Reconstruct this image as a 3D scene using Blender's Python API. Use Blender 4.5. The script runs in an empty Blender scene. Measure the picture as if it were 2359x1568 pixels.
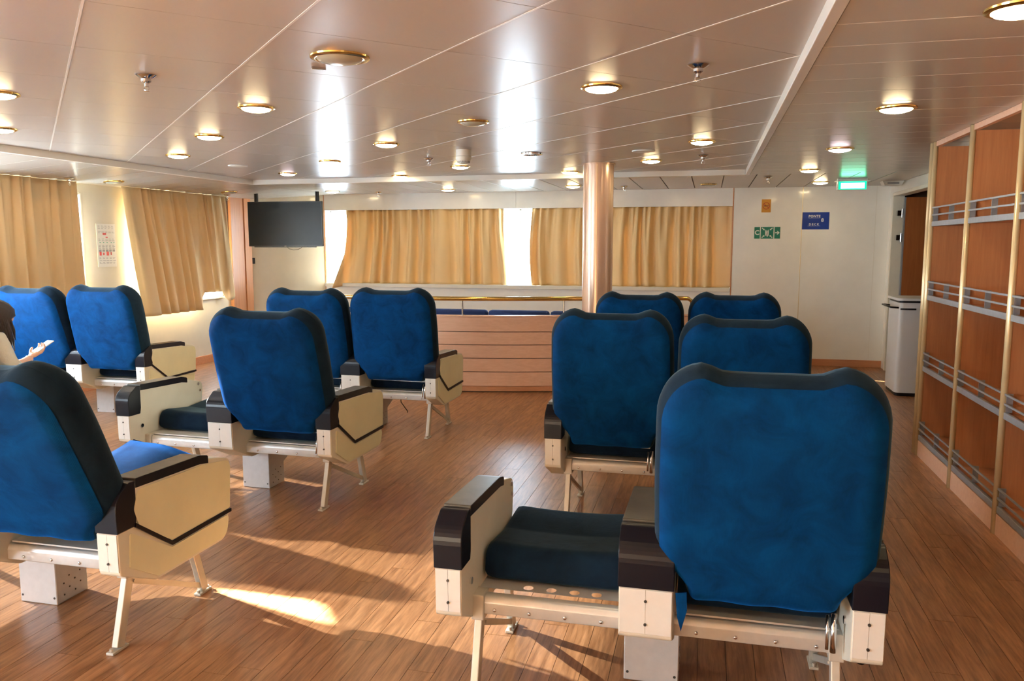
import bpy, bmesh, math, random
from mathutils import Vector, Matrix
random.seed(7)
S = bpy.context.scene
COL = S.collection
R = math.radians

# ------------------------------------------------------------------ camera, world, sun, exposure
FP = 1830.0
cam_d = bpy.data.cameras.new('camera')
cam_d.sensor_width = 36.0
cam_d.lens = 36.0 * FP / 2359.0
cam_d.clip_start = 0.05
cam = bpy.data.objects.new('camera', cam_d)
COL.objects.link(cam)
cam.location = (0, 0, 1.5)
cam.rotation_euler = (R(90 - 6.886), 0, R(13.880))
S.camera = cam
S.view_settings.view_transform = 'Standard'
S.view_settings.look = 'None'
S.view_settings.gamma = 1.0
S.view_settings.use_curve_mapping = False
S.view_settings.exposure = 0.62
S.cycles.use_denoising = True
S.cycles.max_bounces = 10
S.cycles.diffuse_bounces = 5
S.cycles.glossy_bounces = 4
S.cycles.transparent_max_bounces = 12
S.cycles.sample_clamp_indirect = 8.0
S.cycles.caustics_reflective = False
S.cycles.caustics_refractive = False

W = bpy.data.worlds.new('hazy_sky')
S.world = W
W.use_nodes = True
nt = W.node_tree
bg = nt.nodes['Background']
tc = nt.nodes.new('ShaderNodeTexCoord')
sp = nt.nodes.new('ShaderNodeSeparateXYZ')
cr = nt.nodes.new('ShaderNodeValToRGB')
nt.links.new(tc.outputs['Generated'], sp.inputs[0])
nt.links.new(sp.outputs['Z'], cr.inputs[0])
cr.color_ramp.elements[0].position = 0.0
cr.color_ramp.elements[0].color = (0.74, 0.84, 0.95, 1)
cr.color_ramp.elements[1].position = 0.6
cr.color_ramp.elements[1].color = (0.55, 0.75, 1.0, 1)
nt.links.new(cr.outputs[0], bg.inputs['Color'])
bg.inputs['Strength'].default_value = 30.0

sun_d = bpy.data.lights.new('sun', 'SUN')
sun_d.energy = 300.0
sun_d.angle = R(0.6)
sun_d.color = (1.0, 0.96, 0.90)
sun = bpy.data.objects.new('sun', sun_d)
COL.objects.link(sun)
sun.rotation_euler = Vector((3.0, -0.75, -1.0)).to_track_quat('-Z', 'Y').to_euler()


def portal(loc, rot, sx, sy):
    d = bpy.data.lights.new('window_portal', 'AREA')
    d.shape = 'RECTANGLE'
    d.size = sx
    d.size_y = sy
    d.cycles.is_portal = True
    o = bpy.data.objects.new('window_portal', d)
    COL.objects.link(o)
    o.location = loc
    o.rotation_euler = rot


# ------------------------------------------------------------------ materials
def new_mat(name):
    m = bpy.data.materials.new(name)
    m.use_nodes = True
    return m, m.node_tree, m.node_tree.nodes['Principled BSDF']


def mat(name, col, rough=0.5, metal=0.0, spec=0.5, noise=0.0, nscale=8.0, bump=0.0, bscale=60.0, sheen=0.0, coat=0.0, stretch=None):
    m, t, b = new_mat(name)
    b.inputs['Base Color'].default_value = (*col, 1)
    b.inputs['Roughness'].default_value = rough
    b.inputs['Metallic'].default_value = metal
    b.inputs['Specular IOR Level'].default_value = spec
    if sheen:
        b.inputs['Sheen Weight'].default_value = sheen
        b.inputs['Sheen Roughness'].default_value = 0.4
        b.inputs['Sheen Tint'].default_value = (min(1, col[0] * 3 + .1), min(1, col[1] * 3 + .2), min(1, col[2] * 2 + .4), 1)
    if coat:
        b.inputs['Coat Weight'].default_value = coat
        b.inputs['Coat Roughness'].default_value = 0.08
    if noise or bump:
        g = t.nodes.new('ShaderNodeTexCoord')
        mp = t.nodes.new('ShaderNodeMapping')
        t.links.new(g.outputs['Object'], mp.inputs[0])
        if stretch:
            mp.inputs['Scale'].default_value = stretch
    if noise:
        n = t.nodes.new('ShaderNodeTexNoise')
        n.inputs['Scale'].default_value = nscale
        n.inputs['Detail'].default_value = 5
        n.inputs['Roughness'].default_value = 0.6
        t.links.new(mp.outputs[0], n.inputs['Vector'])
        r = t.nodes.new('ShaderNodeValToRGB')
        r.color_ramp.elements[0].position = 0.3
        r.color_ramp.elements[1].position = 0.7
        r.color_ramp.elements[0].color = (*[c * (1 - noise) for c in col], 1)
        r.color_ramp.elements[1].color = (*[min(1, c * (1 + noise)) for c in col], 1)
        t.links.new(n.outputs['Fac'], r.inputs[0])
        t.links.new(r.outputs[0], b.inputs['Base Color'])
    if bump:
        n2 = t.nodes.new('ShaderNodeTexNoise')
        n2.inputs['Scale'].default_value = bscale
        n2.inputs['Detail'].default_value = 3
        t.links.new(mp.outputs[0], n2.inputs['Vector'])
        bp = t.nodes.new('ShaderNodeBump')
        bp.inputs['Strength'].default_value = bump
        bp.inputs['Distance'].default_value = 0.01
        t.links.new(n2.outputs['Fac'], bp.inputs['Height'])
        t.links.new(bp.outputs[0], b.inputs['Normal'])
    return m


def emit(name, col, strength):
    m, t, b = new_mat(name)
    b.inputs['Base Color'].default_value = (*[min(1, c) for c in col], 1)
    b.inputs['Emission Color'].default_value = (*col, 1)
    b.inputs['Emission Strength'].default_value = strength
    return m


def wood_mat(name, c1, c2, rough, grain=(1.0, 14.0, 14.0), coat=0.0, world=False, contrast=1.0):
    m, t, b = new_mat(name)
    b.inputs['Roughness'].default_value = rough
    if coat:
        b.inputs['Coat Weight'].default_value = coat
        b.inputs['Coat Roughness'].default_value = 0.12
    g = t.nodes.new('ShaderNodeTexCoord')
    mp = t.nodes.new('ShaderNodeMapping')
    mp.inputs['Scale'].default_value = grain
    if world:
        ge = t.nodes.new('ShaderNodeNewGeometry')
        at = t.nodes.new('ShaderNodeAttribute')
        at.attribute_name = 'tint'
        oi = t.nodes.new('ShaderNodeObjectInfo')
        ad = t.nodes.new('ShaderNodeMath')
        t.links.new(at.outputs['Fac'], ad.inputs[0])
        t.links.new(oi.outputs['Random'], ad.inputs[1])
        ml = t.nodes.new('ShaderNodeMath'); ml.operation = 'MULTIPLY'; ml.inputs[1].default_value = 37.0
        t.links.new(ad.outputs[0], ml.inputs[0])
        va = t.nodes.new('ShaderNodeVectorMath'); va.operation = 'ADD'
        t.links.new(ge.outputs['Position'], va.inputs[0])
        t.links.new(ml.outputs[0], va.inputs[1])
        t.links.new(va.outputs[0], mp.inputs[0])
    else:
        t.links.new(g.outputs['Object'], mp.inputs[0])
    n = t.nodes.new('ShaderNodeTexNoise')
    n.inputs['Scale'].default_value = 3.0
    n.inputs['Detail'].default_value = 8
    n.inputs['Roughness'].default_value = 0.62
    n.inputs['Distortion'].default_value = 0.4
    t.links.new(mp.outputs[0], n.inputs['Vector'])
    r = t.nodes.new('ShaderNodeValToRGB')
    r.color_ramp.elements[0].position = 0.32
    r.color_ramp.elements[1].position = 0.68
    r.color_ramp.elements[0].color = (*c1, 1)
    r.color_ramp.elements[1].color = (*c2, 1)
    t.links.new(n.outputs['Fac'], r.inputs[0])
    out = r.outputs[0]
    if world:
        fr = t.nodes.new('ShaderNodeMath'); fr.operation = 'FRACT'
        m2 = t.nodes.new('ShaderNodeMath'); m2.operation = 'MULTIPLY'; m2.inputs[1].default_value = 7.31
        t.links.new(ad.outputs[0], m2.inputs[0])
        t.links.new(m2.outputs[0], fr.inputs[0])
        mr = t.nodes.new('ShaderNodeMapRange')
        mr.inputs['To Min'].default_value = 0.92
        mr.inputs['To Max'].default_value = 1.07
        t.links.new(fr.outputs[0], mr.inputs[0])
        hs = t.nodes.new('ShaderNodeHueSaturation')
        t.links.new(mr.outputs[0], hs.inputs['Value'])
        t.links.new(out, hs.inputs['Color'])
        out = hs.outputs[0]
        bp = t.nodes.new('ShaderNodeBump')
        bp.inputs['Strength'].default_value = 0.12
        bp.inputs['Distance'].default_value = 0.004
        t.links.new(n.outputs['Fac'], bp.inputs['Height'])
        t.links.new(bp.outputs[0], b.inputs['Normal'])
    t.links.new(out, b.inputs['Base Color'])
    return m


def cloth_mat(name, col, trans, direct=0.0, tw=0.45):
    m, t, b = new_mat(name)
    t.nodes.remove(b)
    out = t.nodes['Material Output']
    g = t.nodes.new('ShaderNodeTexCoord')
    n = t.nodes.new('ShaderNodeTexNoise')
    n.inputs['Scale'].default_value = 350
    t.links.new(g.outputs['Object'], n.inputs['Vector'])
    bp = t.nodes.new('ShaderNodeBump')
    bp.inputs['Strength'].default_value = 0.1
    bp.inputs['Distance'].default_value = 0.002
    t.links.new(n.outputs['Fac'], bp.inputs['Height'])
    d = t.nodes.new('ShaderNodeBsdfDiffuse')
    d.inputs['Color'].default_value = (*col, 1)
    t.links.new(bp.outputs[0], d.inputs['Normal'])
    tr = t.nodes.new('ShaderNodeBsdfTranslucent')
    tr.inputs['Color'].default_value = (*trans, 1)
    mx = t.nodes.new('ShaderNodeMixShader')
    mx.inputs[0].default_value = tw
    t.links.new(d.outputs[0], mx.inputs[1])
    t.links.new(tr.outputs[0], mx.inputs[2])
    if direct:
        tp = t.nodes.new('ShaderNodeBsdfTransparent')
        m2 = t.nodes.new('ShaderNodeMixShader')
        m2.inputs[0].default_value = direct
        t.links.new(mx.outputs[0], m2.inputs[1])
        t.links.new(tp.outputs[0], m2.inputs[2])
        mx = m2
    t.links.new(mx.outputs[0], out.inputs[0])
    return m


def glass_mat():
    m, t, b = new_mat('window_glass')
    t.nodes.remove(b)
    tp = t.nodes.new('ShaderNodeBsdfTransparent')
    tp.inputs['Color'].default_value = (0.94, 0.97, 0.97, 1)
    gl = t.nodes.new('ShaderNodeBsdfGlossy')
    gl.inputs['Roughness'].default_value = 0.02
    lw = t.nodes.new('ShaderNodeLayerWeight')
    lw.inputs['Blend'].default_value = 0.5
    fr = t.nodes.new('ShaderNodeMath'); fr.operation = 'POWER'
    fr.inputs[1].default_value = 6.0
    t.links.new(lw.outputs['Facing'], fr.inputs[0])
    mx = t.nodes.new('ShaderNodeMixShader')
    t.links.new(fr.outputs[0], mx.inputs[0])
    t.links.new(tp.outputs[0], mx.inputs[1])
    t.links.new(gl.outputs[0], mx.inputs[2])
    t.links.new(mx.outputs[0], t.nodes['Material Output'].inputs[0])
    return m


def velour_mat(name, c_dark, c_light, sheen_col, sheen=1.0, rib=False):
    m, t, b = new_mat(name)
    b.inputs['Roughness'].default_value = 0.85
    b.inputs['Specular IOR Level'].default_value = 0.08
    b.inputs['Sheen Weight'].default_value = sheen
    b.inputs['Sheen Roughness'].default_value = 0.35
    b.inputs['Sheen Tint'].default_value = (*sheen_col, 1)
    g = t.nodes.new('ShaderNodeTexCoord')
    oi = t.nodes.new('ShaderNodeObjectInfo')
    va = t.nodes.new('ShaderNodeVectorMath'); va.operation = 'ADD'
    t.links.new(g.outputs['Object'], va.inputs[0])
    sc = t.nodes.new('ShaderNodeMath'); sc.operation = 'MULTIPLY'; sc.inputs[1].default_value = 20
    t.links.new(oi.outputs['Random'], sc.inputs[0])
    t.links.new(sc.outputs[0], va.inputs[1])
    n = t.nodes.new('ShaderNodeTexNoise')
    n.inputs['Scale'].default_value = 9.0
    n.inputs['Detail'].default_value = 9
    n.inputs['Roughness'].default_value = 0.65
    n.inputs['Distortion'].default_value = 0.6
    t.links.new(va.outputs[0], n.inputs['Vector'])
    r = t.nodes.new('ShaderNodeValToRGB')
    r.color_ramp.elements[0].position = 0.35
    r.color_ramp.elements[1].position = 0.66
    r.color_ramp.elements[0].color = (*c_dark, 1)
    r.color_ramp.elements[1].color = (*c_light, 1)
    t.links.new(n.outputs['Fac'], r.inputs[0])
    t.links.new(r.outputs[0], b.inputs['Base Color'])
    wv = t.nodes.new('ShaderNodeTexWave')
    wv.bands_direction = 'X'
    wv.inputs['Scale'].default_value = 95.0
    wv.inputs['Distortion'].default_value = 0.5
    t.links.new(g.outputs['Object'], wv.inputs['Vector'])
    mm = t.nodes.new('ShaderNodeMath'); mm.operation = 'MULTIPLY'
    mm.inputs[1].default_value = 0.08 if rib else 0.0
    t.links.new(wv.outputs['Fac'], mm.inputs[0])
    aa = t.nodes.new('ShaderNodeMath')
    t.links.new(n.outputs['Fac'], aa.inputs[0])
    t.links.new(mm.outputs[0], aa.inputs[1])
    bp = t.nodes.new('ShaderNodeBump')
    bp.inputs['Strength'].default_value = 0.25
    bp.inputs['Distance'].default_value = 0.01
    t.links.new(aa.outputs[0], bp.inputs['Height'])
    t.links.new(bp.outputs[0], b.inputs['Normal'])
    return m


M = dict(
    suede=velour_mat('blue_suede', (0.000, 0.020, 0.080), (0.000, 0.042, 0.152), (0.0, 0.22, 0.9), 0.6, True),
    velour=velour_mat('navy_velour', (0.005, 0.013, 0.026), (0.009, 0.022, 0.042), (0.25, 0.42, 0.55), 0.35),
    cushion=velour_mat('cushion_velour', (0.003, 0.009, 0.022), (0.006, 0.018, 0.040), (0.3, 0.45, 0.5), 0.28),
    sofa=mat('sofa_fabric', (0.010, 0.030, 0.13), 0.85, bump=0.3, bscale=150, sheen=0.3),
    cream=mat('cream_plastic', (0.72, 0.70, 0.49), 0.42, noise=0.05, nscale=5),
    inner=mat('pale_plastic', (0.70, 0.68, 0.58), 0.42, noise=0.05, nscale=5),
    cover=mat('white_plastic', (0.76, 0.77, 0.74), 0.38, noise=0.04, nscale=9),
    black=mat('black_plastic', (0.006, 0.006, 0.011), 0.30, spec=0.25),
    pad=mat('worn_arm_pad', (0.075, 0.062, 0.045), 0.36, noise=0.25, nscale=12),
    steel=mat('painted_steel', (0.62, 0.62, 0.60), 0.35, metal=0.35, noise=0.06, nscale=20),
    leg=mat('leg_metal', (0.58, 0.55, 0.48), 0.38, metal=0.25, noise=0.08, nscale=14),
    ped=mat('pedestal_sheet', (0.55, 0.55, 0.56), 0.40, metal=0.15, noise=0.04, nscale=30),
    screw=mat('dark_screw', (0.06, 0.055, 0.05), 0.4, metal=0.6),
    chrome=mat('chrome', (0.75, 0.75, 0.76), 0.12, metal=1.0),
    brass=mat('polished_brass', (0.72, 0.50, 0.16), 0.16, metal=1.0),
    alu=mat('grey_aluminium', (0.30, 0.32, 0.35), 0.4, metal=0.25, noise=0.08, nscale=30),
    goldpost=mat('champagne_post', (0.85, 0.68, 0.40), 0.25, metal=0.3),
    tile=mat('ceiling_tile_paint', (0.47, 0.43, 0.395), 0.29, metal=0.0, spec=0.20, bump=0.03, bscale=700),
    slat=mat('ceiling_slat_paint', (0.53, 0.49, 0.44), 0.24, metal=0.0, spec=0.28),
    trimw=mat('white_ceiling_trim', (0.75, 0.73, 0.68), 0.35),
    backing=mat('ceiling_joint_white', (0.72, 0.70, 0.66), 0.4),
    darkgap=mat('ceiling_joint_dark', (0.08, 0.04, 0.02), 0.7),
    wall=mat('cream_laminate', (0.86, 0.85, 0.79), 0.22, noise=0.035, nscale=3.5, coat=0.3),
    wallw=mat('warm_laminate', (0.68, 0.63, 0.51), 0.24, noise=0.04, nscale=3.5, coat=0.3),
    sill=mat('sill_white', (0.74, 0.71, 0.62), 0.35),
    wood=wood_mat('cherry_veneer', (0.44, 0.18, 0.075), (0.54, 0.24, 0.105), 0.38, (14, 14, 0.8)),
    pink=wood_mat('pale_beech_board', (0.72, 0.42, 0.28), (0.80, 0.50, 0.35), 0.36, (0.8, 14, 14)),
    skirt=wood_mat('skirting_wood', (0.48, 0.20, 0.09), (0.58, 0.27, 0.13), 0.4, (0.8, 14, 14)),
    floor=wood_mat('plank_vinyl', (0.17, 0.070, 0.026), (0.42, 0.205, 0.092), 0.30, (18.0, 1.6, 1.0), coat=0.0, world=True),
    floorbase=mat('floor_underlay', (0.07, 0.03, 0.015), 0.7),
    door=wood_mat('door_veneer', (0.28, 0.085, 0.02), (0.36, 0.12, 0.03), 0.4, (14, 14, 0.8)),
    curtain=cloth_mat('ochre_curtain', (0.78, 0.58, 0.32), (0.78, 0.55, 0.30), tw=0.045),
    curtainl=cloth_mat('ochre_curtain_side', (0.76, 0.57, 0.33), (0.70, 0.50, 0.28), tw=0.025),
    sheer=cloth_mat('sheer_sunveil', (0.70, 0.72, 0.74), (0.66, 0.70, 0.76), direct=0.21),
    glass=glass_mat(),
    bin=mat('bin_white', (0.72, 0.75, 0.80), 0.3),
    screen=mat('tv_screen', (0.009, 0.011, 0.013), 0.30, spec=0.25),
    bezel=mat('tv_bezel', (0.008, 0.008, 0.009), 0.3),
    hair=mat('dark_hair', (0.020, 0.009, 0.006), 0.45, bump=0.6, bscale=120, stretch=(8, 8, 0.5)),
    skin=mat('skin', (0.62, 0.36, 0.26), 0.5),
    lips=mat('lips', (0.45, 0.18, 0.15), 0.5),
    shirt=mat('pale_shirt', (0.55, 0.55, 0.52), 0.8, bump=0.4, bscale=40),
    trousers=mat('dark_trousers', (0.03, 0.035, 0.05), 0.8),
    paper=mat('paper', (0.75, 0.74, 0.70), 0.35),
    ink=mat('print_grey', (0.32, 0.32, 0.33), 0.6),
    inkred=mat('print_red', (0.55, 0.05, 0.05), 0.6),
    inkgreen=mat('print_green', (0.03, 0.3, 0.2), 0.6),
    green=mat('sign_green', (0.0, 0.17, 0.10), 0.35),
    signw=mat('sign_white', (0.80, 0.80, 0.72), 0.5),
    blue=mat('sign_blue', (0.004, 0.035, 0.25), 0.3),
    orange=mat('sign_orange', (0.62, 0.27, 0.02), 0.3),
    red=mat('sign_red', (0.45, 0.04, 0.01), 0.5),
    offwhite=mat('device_white', (0.70, 0.72, 0.70), 0.4),
    lampoff=mat('unlit_lens', (0.42, 0.42, 0.34), 0.2, coat=0.5),
    lampwarm=emit('warm_lamp', (1.0, 0.78, 0.44), 42.0),
    lampcool=emit('pinkish_lamp', (1.0, 0.80, 0.86), 14.0),
    exitlit=emit('exit_green_glow', (0.25, 1.0, 0.62), 5.0),
    exitedge=emit('exit_green_edge', (0.0, 0.55, 0.22), 1.6),
    cable=mat('black_cable', (0.01, 0.01, 0.01), 0.5),
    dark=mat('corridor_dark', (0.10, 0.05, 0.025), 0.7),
    deck=mat('outside_deck', (0.35, 0.40, 0.42), 0.8),
)


# ------------------------------------------------------------------ mesh helpers
class MB:
    def __init__(s):
        s.b = bmesh.new()

    def box(s, x0, x1, y0, y1, z0, z1, mi=0, bev=0.0):
        vs = [s.b.verts.new((x, y, z)) for x in (x0, x1) for y in (y0, y1) for z in (z0, z1)]
        fs = []
        for q in ((0, 1, 3, 2), (4, 6, 7, 5), (0, 4, 5, 1), (2, 3, 7, 6), (0, 2, 6, 4), (1, 5, 7, 3)):
            f = s.b.faces.new([vs[i] for i in q])
            f.material_index = mi
            fs.append(f)
        if bev:
            es = list({e for f in fs for e in f.edges})
            bmesh.ops.bevel(s.b, geom=es, offset=bev, segments=2, profile=0.5, affect='EDGES')
        return vs

    def prism(s, pts, axis, a0, a1, mi=0):
        """polygon pts (2D) extruded along axis. axis 'x': pts=(y,z); 'y': (x,z); 'z': (x,y)"""
        def mk(p, a):
            return (a, p[0], p[1]) if axis == 'x' else (p[0], a, p[1]) if axis == 'y' else (p[0], p[1], a)
        A = [s.b.verts.new(mk(p, a0)) for p in pts]
        B = [s.b.verts.new(mk(p, a1)) for p in pts]
        n = len(pts)
        fs = [s.b.faces.new(A), s.b.faces.new(B[::-1])]
        for i in range(n):
            fs.append(s.b.faces.new((A[i], B[i], B[(i + 1) % n], A[(i + 1) % n])))
        for f in fs:
            f.material_index = mi
        return fs

    def tube(s, pts, r, n=10, mi=0, cap=True):
        pts = [Vector(p) for p in pts]
        rings = []
        for i, p in enumerate(pts):
            d = (pts[min(i + 1, len(pts) - 1)] - pts[max(i - 1, 0)]).normalized()
            u = d.orthogonal().normalized() if i == 0 else (rings_u - d * rings_u.dot(d)).normalized()
            rings_u = u
            v = d.cross(u)
            rr = r[i] if isinstance(r, (list, tuple)) else r
            rings.append([s.b.verts.new(p + (u * math.cos(2 * math.pi * k / n) + v * math.sin(2 * math.pi * k / n)) * rr) for k in range(n)])
        for a, b in zip(rings, rings[1:]):
            for k in range(n):
                f = s.b.faces.new((a[k], a[(k + 1) % n], b[(k + 1) % n], b[k]))
                f.material_index = mi
        if cap:
            s.b.faces.new(rings[0][::-1]).material_index = mi
            s.b.faces.new(rings[-1]).material_index = mi

    def bar(s, p, q, w, h, mi=0):
        """rectangular bar from p to q; w along x, h across"""
        p, q = Vector(p), Vector(q)
        d = (q - p).normalized()
        u = Vector((1, 0, 0))
        if abs(d.dot(u)) > 0.9:
            u = Vector((0, 1, 0))
        u = (u - d * u.dot(d)).normalized()
        v = d.cross(u)
        vs = [s.b.verts.new(c + u * a * w / 2 + v * b_ * h / 2) for c in (p, q) for a, b_ in ((-1, -1), (1, -1), (1, 1), (-1, 1))]
        for qd in ((3, 2, 1, 0), (4, 5, 6, 7), (0, 1, 5, 4), (1, 2, 6, 5), (2, 3, 7, 6), (3, 0, 4, 7)):
            s.b.faces.new([vs[i] for i in qd]).material_index = mi

    def lathe(s, prof, n=24, mi=0, c=(0, 0, 0)):
        rings = []
        for r, z in prof:
            if r < 1e-6:
                rings.append([s.b.verts.new((c[0], c[1], c[2] + z))])
            else:
                rings.append([s.b.verts.new((c[0] + r * math.cos(2 * math.pi * k / n), c[1] + r * math.sin(2 * math.pi * k / n), c[2] + z)) for k in range(n)])
        for a, b in zip(rings, rings[1:]):
            for k in range(n):
                k2 = (k + 1) % n
                if len(a) == 1 and len(b) == 1:
                    continue
                if len(a) == 1:
                    f = s.b.faces.new((a[0], b[k2], b[k]))
                elif len(b) == 1:
                    f = s.b.faces.new((a[k], a[k2], b[0]))
                else:
                    f = s.b.faces.new((a[k], a[k2], b[k2], b[k]))
                f.material_index = mi

    def quad(s, pts, mi=0):
        f = s.b.faces.new([s.b.verts.new(p) for p in pts])
        f.material_index = mi
        return f

    def mesh(s, name, mats, smooth=False, angle=None, fix=True):
        if fix:
            bmesh.ops.recalc_face_normals(s.b, faces=s.b.faces[:])
        me = bpy.data.meshes.new(name)
        s.b.to_mesh(me)
        s.b.free()
        for m in (mats if isinstance(mats, (list, tuple)) else [mats]):
            me.materials.append(m)
        if smooth or angle:
            me.shade_smooth()
            if angle:
                me.set_sharp_from_angle(angle=R(angle))
        return me


def link(name, me, parent=None, loc=None, rot=None):
    o = bpy.data.objects.new(name, me)
    COL.objects.link(o)
    if parent:
        o.parent = parent
    if loc:
        o.location = loc
    if rot:
        o.rotation_euler = rot
    return o


def obj(name, mb, mats, parent=None, loc=None, rot=None, smooth=False, angle=None):
    return link(name, mb.mesh(name, mats, smooth, angle), parent, loc, rot)


def tag(o, label=None, cat=None, group=None, kind=None):
    if label: o['label'] = label
    if cat: o['category'] = cat
    if group: o['group'] = group
    if kind: o['kind'] = kind
    return o


def thing(name, label, cat, loc=(0, 0, 0), rotz=0.0, group=None):
    o = bpy.data.objects.new(name, None)
    COL.objects.link(o)
    o.empty_display_size = 0.1
    o.location = loc
    o.rotation_euler = (0, 0, rotz)
    return tag(o, label, cat, group)


def struct(name, mb, mats, parent=None, **k):
    o = obj(name, mb, mats, parent, **k)
    if not parent:
        o['kind'] = 'structure'
    return o


def bx(x0, x1, y0, y1, z0, z1, bev=0.0):
    m = MB()
    m.box(x0, x1, y0, y1, z0, z1, bev=bev)
    return m


def rounded(pts, seg=5):
    """pts: (a,b,r) closed polygon -> rounded 2D points"""
    out = []
    n = len(pts)
    for i in range(n):
        p0, p1, p2 = Vector(pts[i - 1][:2]), Vector(pts[i][:2]), Vector(pts[(i + 1) % n][:2])
        r = pts[i][2] if len(pts[i]) > 2 else 0
        if r <= 0:
            out.append(tuple(p1)); continue
        d1, d2 = (p0 - p1), (p2 - p1)
        l1, l2 = d1.length, d2.length
        d1.normalize(); d2.normalize()
        ang = d1.angle(d2)
        t = min(r / math.tan(ang / 2), l1 * 0.48, l2 * 0.48)
        a, b = p1 + d1 * t, p1 + d2 * t
        for k in range(seg + 1):
            u = k / seg
            q = a * (1 - u) ** 2 + p1 * 2 * u * (1 - u) + b * u ** 2
            out.append(tuple(q))
    return out


def clip_poly(poly, x0, x1, y0, y1):
    for ax, lim, sgn in ((0, x0, 1), (0, x1, -1), (1, y0, 1), (1, y1, -1)):
        out = []
        for i in range(len(poly)):
            a, b = poly[i - 1], poly[i]
            da, db = sgn * (a[ax] - lim), sgn * (b[ax] - lim)
            if (da < 0) != (db < 0):
                t = da / (da - db)
                out.append((a[0] + (b[0] - a[0]) * t, a[1] + (b[1] - a[1]) * t))
            if db >= 0:
                out.append(b)
        poly = out
        if len(poly) < 3:
            return []
    return poly


def text_mesh(txt, size, m, extrude=0.0006, space=1.0):
    c = bpy.data.curves.new('lettering', 'FONT')
    c.body = txt
    c.size = size
    c.extrude = extrude
    c.offset = size * .028
    c.align_x = 'CENTER'
    c.align_y = 'CENTER'
    c.space_character = space
    c.resolution_u = 3
    o = bpy.data.objects.new('tmp', c)
    COL.objects.link(o)
    bpy.context.view_layer.update()
    dg = bpy.context.evaluated_depsgraph_get()
    me = bpy.data.meshes.new_from_object(o.evaluated_get(dg))
    bpy.data.objects.remove(o)
    me.materials.clear()
    me.materials.append(m)
    return me


# ------------------------------------------------------------------ room constants
XL, XR, YF, YB = -6.2, 2.08, 10.45, -3.0
ZP, ZM = 2.2, 2.25           # perimeter and centre ceiling heights
TX0, TX1, TY1 = -5.25, 0.36, 8.49  # ceiling tray
XJ = -5.33                   # right end of the diagonal wall on the far wall

# ------------------------------------------------------------------ floor
fl = struct('floor', bx(XL - 0.3, 5.2, YB, YF + 0.3, -0.1, -0.006), M['floorbase'])
PW, PL = 0.1, 1.2


def plank_mesh(l, w=PW, tint=None):
    m = MB()
    g = 0.0009
    m.box(g, w - g, g, l - g, -0.006, 0)
    me = m.mesh('plank', M['floor'])
    return me


def cam_px(x, y, z=0.0):
    v = Vector((x, y, z)) - cam_m[1]
    q = cam_m[0] @ v
    return (q.x / -q.z * FP, q.y / -q.z * FP, -q.z) if q.z < -0.1 else None


cr_ = cam.rotation_euler.to_matrix()
cam_m = (cr_.transposed(), Vector(cam.location))
full = plank_mesh(PL)
cands = []
row = 0
x = XL
while x < 4.9:
    y = YB - random.random() * PL
    while y < YF:
        y0, y1 = max(y, YB), min(y + PL, YF + (0.1 if XJ < x < 2.0 else 0.1))
        if x > XR and not (6.2 < y0 < 10.45):
            y += PL; continue
        if y1 - y0 > 0.05:
            c = cam_px(x + .05, (y0 + y1) / 2)
            vis = bool(c) and abs(c[0]) < 1230 and -840 < c[1] < 560
            # hidden far corridor
            if x > 1.5 and y0 < 6.2: vis = False
            cands.append((0 if vis else 1, (c[2] if c else 99), x, y0, y1))
        y += PL
    x += PW
    row += 1
cands.sort()
rest = MB()
tl = []
for i, (h, d, x, y0, y1) in enumerate(cands):
    if h == 0 and i < 298:
        me = full if abs(y1 - y0 - PL) < 1e-6 else plank_mesh(y1 - y0)
        link('plank', me, fl, (x, y0, 0))
    else:
        n0 = len(rest.b.faces)
        rest.box(x + .0009, min(x + PW, 5.0) - .0009, y0 + .0009, y1 - .0009, -0.006, 0)
        t_ = random.random()
        tl += [t_] * 6
rest.b.faces.ensure_lookup_table()
me = rest.mesh('plank_field', M['floor'], fix=False)
at = me.attributes.new('tint', 'FLOAT', 'FACE')
at.data.foreach_set('value', tl)
tag(link('plank', me, fl), kind='stuff')

# ------------------------------------------------------------------ ceiling
ce = struct('ceiling', bx(TX0 - .02, TX1 + .02, YB, TY1 + .02, ZM + .006, ZM + .06), M['backing'])
s2 = 2 ** 0.5
for iu in range(-14, 20):
    for iv in range(-14, 18):
        u0, v0 = 0.22 + 0.667 * iu, 0.190 + 0.624 * iv
        gu, gv = 0.0016, 0.0045
        cs = [(u0 + gu, v0 + gv), (u0 + .667 - gu, v0 + gv), (u0 + .667 - gu, v0 + .624 - gv), (u0 + gu, v0 + .624 - gv)]
        pl = [((v - u) / s2, (u + v) / s2) for u, v in cs]
        pl = clip_poly(pl, TX0 + .002, TX1 - .002, -0.6, TY1 - .002)
        if len(pl) < 3:
            continue
        area = abs(sum(pl[i - 1][0] * pl[i][1] - pl[i][0] * pl[i - 1][1] for i in range(len(pl)))) / 2
        if area < 0.003:
            continue
        m = MB()
        m.prism(pl, 'z', ZM, ZM + .006)
        obj('ceiling_tile', m, M['tile'], ce)
for iv in range(-14, 18):
    v0 = 0.190 + 0.624 * iv
    cs = [(-12, v0 - .0042), (14, v0 - .0042), (14, v0 + .0042), (-12, v0 + .0042)]
    pl = clip_poly([((v - u) / s2, (u + v) / s2) for u, v in cs], TX0 + .002, TX1 - .002, -0.6, TY1 - .002)
    if len(pl) > 2:
        m = MB()
        m.prism(pl, 'z', ZM - .0015, ZM + .005)
        obj('joint_strip', m, M['trimw'], ce)
m = bx(TX0, TX1, YB, -0.6, ZM, ZM + .006)
obj('ceiling_panel', m, M['tile'], ce)
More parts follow.
